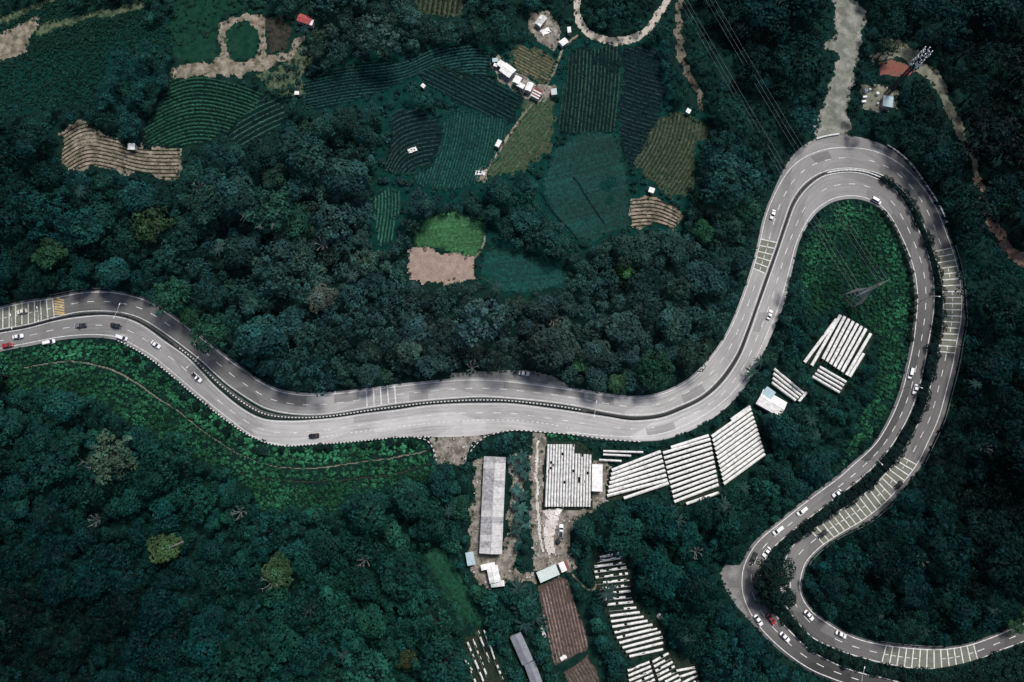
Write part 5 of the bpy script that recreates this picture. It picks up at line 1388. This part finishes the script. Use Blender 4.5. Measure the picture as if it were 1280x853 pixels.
for px, py in ((158,437),(172,447),(186,459),(202,474),(216,484),(228,494),(247,506),(258,515),(272,527),(283,537),(300,549),(318,561),(330,562),(352,561),(366,561),(374,560),(400,558),(411,558),(436,556),(455,555),(470,554),(487,551),(500,553),(515,551)):
    shrub(px + rngf.uniform(-2, 2), py + 1.5, rngf.uniform(4.5, 8.0), np.array((.005, .019, .016)) * rngf.uniform(.7, 1.5), 'dark shrub along the foot of the embankment barrier', 'shrubs below the embankment barrier')
k_ = np.nonzero((dS > 44.5) & (dS < 53))[0]; last = None
for i in k_:
    p = L_ = dL_OUT[i] + (dL_OUT[i] - dL_IN[i]) / np.linalg.norm(dL_OUT[i] - dL_IN[i]) * rngf.uniform(3.5, 6.5)
    if last is not None and np.linalg.norm(p - last) < 7.5: continue
    last = p
    shrub(*p, rngf.uniform(3.2, 5.6), np.array((.004, .016, .013)) * rngf.uniform(.7, 1.4), 'dark clipped shrub along the inner rim of the bend', 'shrubs on the inner rim of the bend')

# palms and banana plants
def frond_mesh(seed, nf, ln, wd, droop, rise):
    r = random.Random(seed); V = []; C = []
    for k_ in range(nf):
        a_ = k_ * 2 * math.pi / nf + r.uniform(-.25, .25); L_ = ln * r.uniform(.75, 1.1); t0 = r.uniform(.7, 1.3); seg = 5
        pts = []
        for i in range(seg + 1):
            f = i / seg; pts.append((Vector((math.cos(a_) * L_ * f, math.sin(a_) * L_ * f, rise * L_ * f - droop * L_ * f * f)), wd * (.25 + 1.6 * f * (1 - f) * 1.9)))
        sd = Vector((-math.sin(a_), math.cos(a_), 0))
        for i in range(seg):
            (p, w), (q_, x) = pts[i], pts[i + 1]
            for s_ in (-1, 1):
                V += [p, q_, q_ + sd * s_ * x - Vector((0, 0, x * .35)), p + sd * s_ * w - Vector((0, 0, w * .35))]
                C += [(t0, t0, t0)] * 4
    return quads_mesh('fronds', np.array([tuple(v) for v in V]), np.array(C))
PALM_ME = [frond_mesh(i, 14, 1, .085, .75, .55) for i in range(3)]; BAN_ME = [frond_mesh(20 + i, 9, 1, .17, .7, .75) for i in range(3)]
def palm(px, py, r_, c, label, group, me, H, name, cat):
    s = mpp(px, py) * r_; p = unproj(px, py, H); g = float(height(p[0], p[1]))
    root = empty(name, (p[0], p[1], g), random.uniform(0, 6)); tag(root, label, cat, group)
    f_ = obj('fronds', random.choice(me), root, (0, 0, H)); f_.scale = (s, s, s); f_.color = (*c, 1)
    mb = MB(); mb.tube([(0, 0, -.2), (.12, .05, H * .5), (0, 0, H)], [.22, .17, .13], 7); mb.build('stem', M['bark'], root)
for px, py in ((652,571),(656,580),(648,585),(655,594),(646,612),(654,620),(644,632),(652,637),(648,648),(657,655),(645,662),(653,672),(648,682),(640,575)):
    palm(px, py, rngf.uniform(7, 10), np.array((.022, .060, .052)) * rngf.uniform(.6, 1.5), 'banana plant in the row between long shed and farm track', 'banana plants along the farm track', BAN_ME, 3.0, 'banana_plant', 'banana plant')
for px, py, r_ in ((648,737,15),(660,755,16),(668,772,14),(655,780,14),(650,762,12)):
    palm(px, py, r_, np.array((0.018, 0.0372, 0.036)) * rngf.uniform(.8, 1.25), 'leafy palm in the thicket left of the brown beds', 'palms left of the brown beds', PALM_ME, 5.5, 'palm', 'palm')
for px, py, r_ in ((760,741,15),(838,642,13),(905,632,14),(848,650,11)):
    palm(px, py, r_, np.array((.020, .042, .038)), 'starry palm in the woods below the slanting shelters', 'palms below the slanting shelters', PALM_ME, 8.0, 'palm', 'palm')
for px, py, r_ in ((940,466,10),(950,452,9),(1002,516,11),(1014,526,10),(990,533,11),(972,545,10),(1034,508,9),(1020,545,9)):
    palm(px, py, r_, np.array((0.018, 0.045, 0.036)) * rngf.uniform(.8, 1.2), 'leafy palm around the white roofed house', 'palms around the white house', PALM_ME, 4.5, 'palm', 'palm')
for px, py, r_ in ((274,310,11),(440,345,9),(802,385,10)):
    palm(px, py, r_, np.array((.024, .045, .042)), 'pale starry palm in the forest above the highway', 'palms in the upper forest', PALM_ME, 11.0, 'palm', 'palm')
for px, py, r_ in ((1244,765,9),(1238,715,8),(1155,790,10),(1098,770,8)):
    palm(px, py, r_, np.array((0.015, 0.033, 0.03)), 'dim starry palm in the grove inside the hairpin', 'palms in the hairpin grove', PALM_ME, 8.0, 'palm', 'palm')

# bare bleached trees
def dead(px, py, r_, H, label, seed):
    r = random.Random(seed); s = mpp(px, py) * r_; p = unproj(px, py, H * .8); g = float(height(p[0], p[1]))
    root = empty('bare_tree', (p[0], p[1], g), r.uniform(0, 6)); tag(root, label, 'tree')
    mb = MB(); mb.tube([(0, 0, -.2), (.15, .1, H * .4), (.1, -.1, H * .65)], [.28, .2, .16], 7); mb.build('trunk', M['deadwood'], root)
    for k_ in range(7):
        a_ = k_ * .9 + r.uniform(-.3, .3); L_ = s * r.uniform(.7, 1.05); bm_ = MB()
        e = Vector((math.cos(a_) * L_, math.sin(a_) * L_, H * r.uniform(.85, 1.02))); m_ = Vector((math.cos(a_ + .2) * L_ * .5, math.sin(a_ + .2) * L_ * .5, H * .84))
        bm_.tube([(.1, -.1, H * .62), tuple(m_), tuple(e)], [.15, .10, .04], 5)
        for t_ in range(4):
            f = r.uniform(.3, .9); q_ = m_.lerp(e, f); b_ = a_ + r.choice((-.8, .8)) + r.uniform(-.2, .2)
            bm_.tube([tuple(q_), (q_.x + math.cos(b_) * L_ * .32, q_.y + math.sin(b_) * L_ * .32, q_.z + .5)], [.07, .025], 4)
        bm_.build('limb', M['deadwood'], root)
dead(330, 268, 24, 17.5, 'bleached bare limbs rising through the very wide teal tree', 1)
dead(128, 575, 22, 13, 'large bleached bare tree on the wooded slope below the highway', 2)
dead(150, 582, 17, 12, 'second bleached bare tree beside the large bleached one', 3)
dead(386, 763, 13, 10, 'bare whitish tree among deep green crowns on the slope', 4)
dead(340, 727, 12, 13, 'bare limbs below the feathery olive tree', 5)
dead(403, 306, 9, 13, 'small bare white tree near the forest edge of the green rows', 6)
dead(590, 460, 9, 12, 'thin bare tree close above the highway', 7)

# rubble, crates and scraps lying about the yards
M['scrap_pale'] = mat('pale_scrap', (.55, .54, .52), (.35, .34, .33), 2.0); M['scrap_dark'] = mat('dark_scrap', (.05, .045, .04), (.09, .08, .07), 2.0)
mb = MB()
for poly in YARDS + [np.array([(1076,108),(1120,108),(1120,138),(1076,138)], float)]:
    (x0, y0), (x1, y1) = poly.min(0), poly.max(0)
    for _ in range(int((x1 - x0) * (y1 - y0) / 42)):
        x, y = random.uniform(x0, x1), random.uniform(y0, y1)
        if not inside(poly, np.array([x]), np.array([y]))[0] or kcode(np.array([x]), np.array([y]))[0] != 2: continue
        p = pt(x, y); a_, b_, h_ = random.uniform(.2, .9), random.uniform(.15, .6), random.uniform(.1, .5)
        mb.box((p.x, p.y, p.z + .04 + h_ / 2), (a_, b_, h_), random.uniform(0, 3.1), 0 if random.random() < .55 else 1, random.uniform(.6, 1))
tag(mb.build('yard_litter', [M['scrap_pale'], M['scrap_dark']]), 'scattered rubble and scraps in the farmyards', kind='stuff')

for i, (px, py, r_, lab) in enumerate(((300,640,10,'thin bleached bare tree left of the feathery olive tree'),(120,650,9,'pale bare tree above the yellow olive tree'),(470,640,8,'thin bare tree below the embankment path'),(455,700,9,'slender bare tree between feathery tree and dark grass strip'),(880,355,8,'pale bare tree in the forest beside the big bend'),(690,400,8,'thin bleached tree in the forest above the lay-by'),(250,235,8,'bleached bare tree below the green terraces'),(420,215,8,'slender pale tree beside the dark curved terrace'),(1150,700,8,'thin pale tree in the hairpin grove'),(1230,560,8,'bare tree in the dark forest outside the longest ladder markings'),(870,690,8,'bare tree in the woods above the gravel lay-by'))):
    dead(px, py, r_, 11.5, lab, 40 + i)
for px, py, r_, lab in ((620,360,10,'starry palm below the teal green meadow'),(505,395,9,'starry palm below the bare pinkish plot'),(100,240,10,'starry palm left of the tan terraced field'),(560,640,9,'starry palm left of the long grey shed'),(430,820,10,'starry palm near the brownish olive tree'),(330,800,9,'starry palm below the whitish bare tree'),(860,800,10,'starry palm right of the worn plastic strips'),(930,610,9,'starry palm right of the slanting shelters'),(1220,480,9,'starry palm outside the long guard rail')):
    palm(px, py, r_, np.array((.015, .040, .035)), lab, None, PALM_ME, 10.0, 'palm', 'palm')
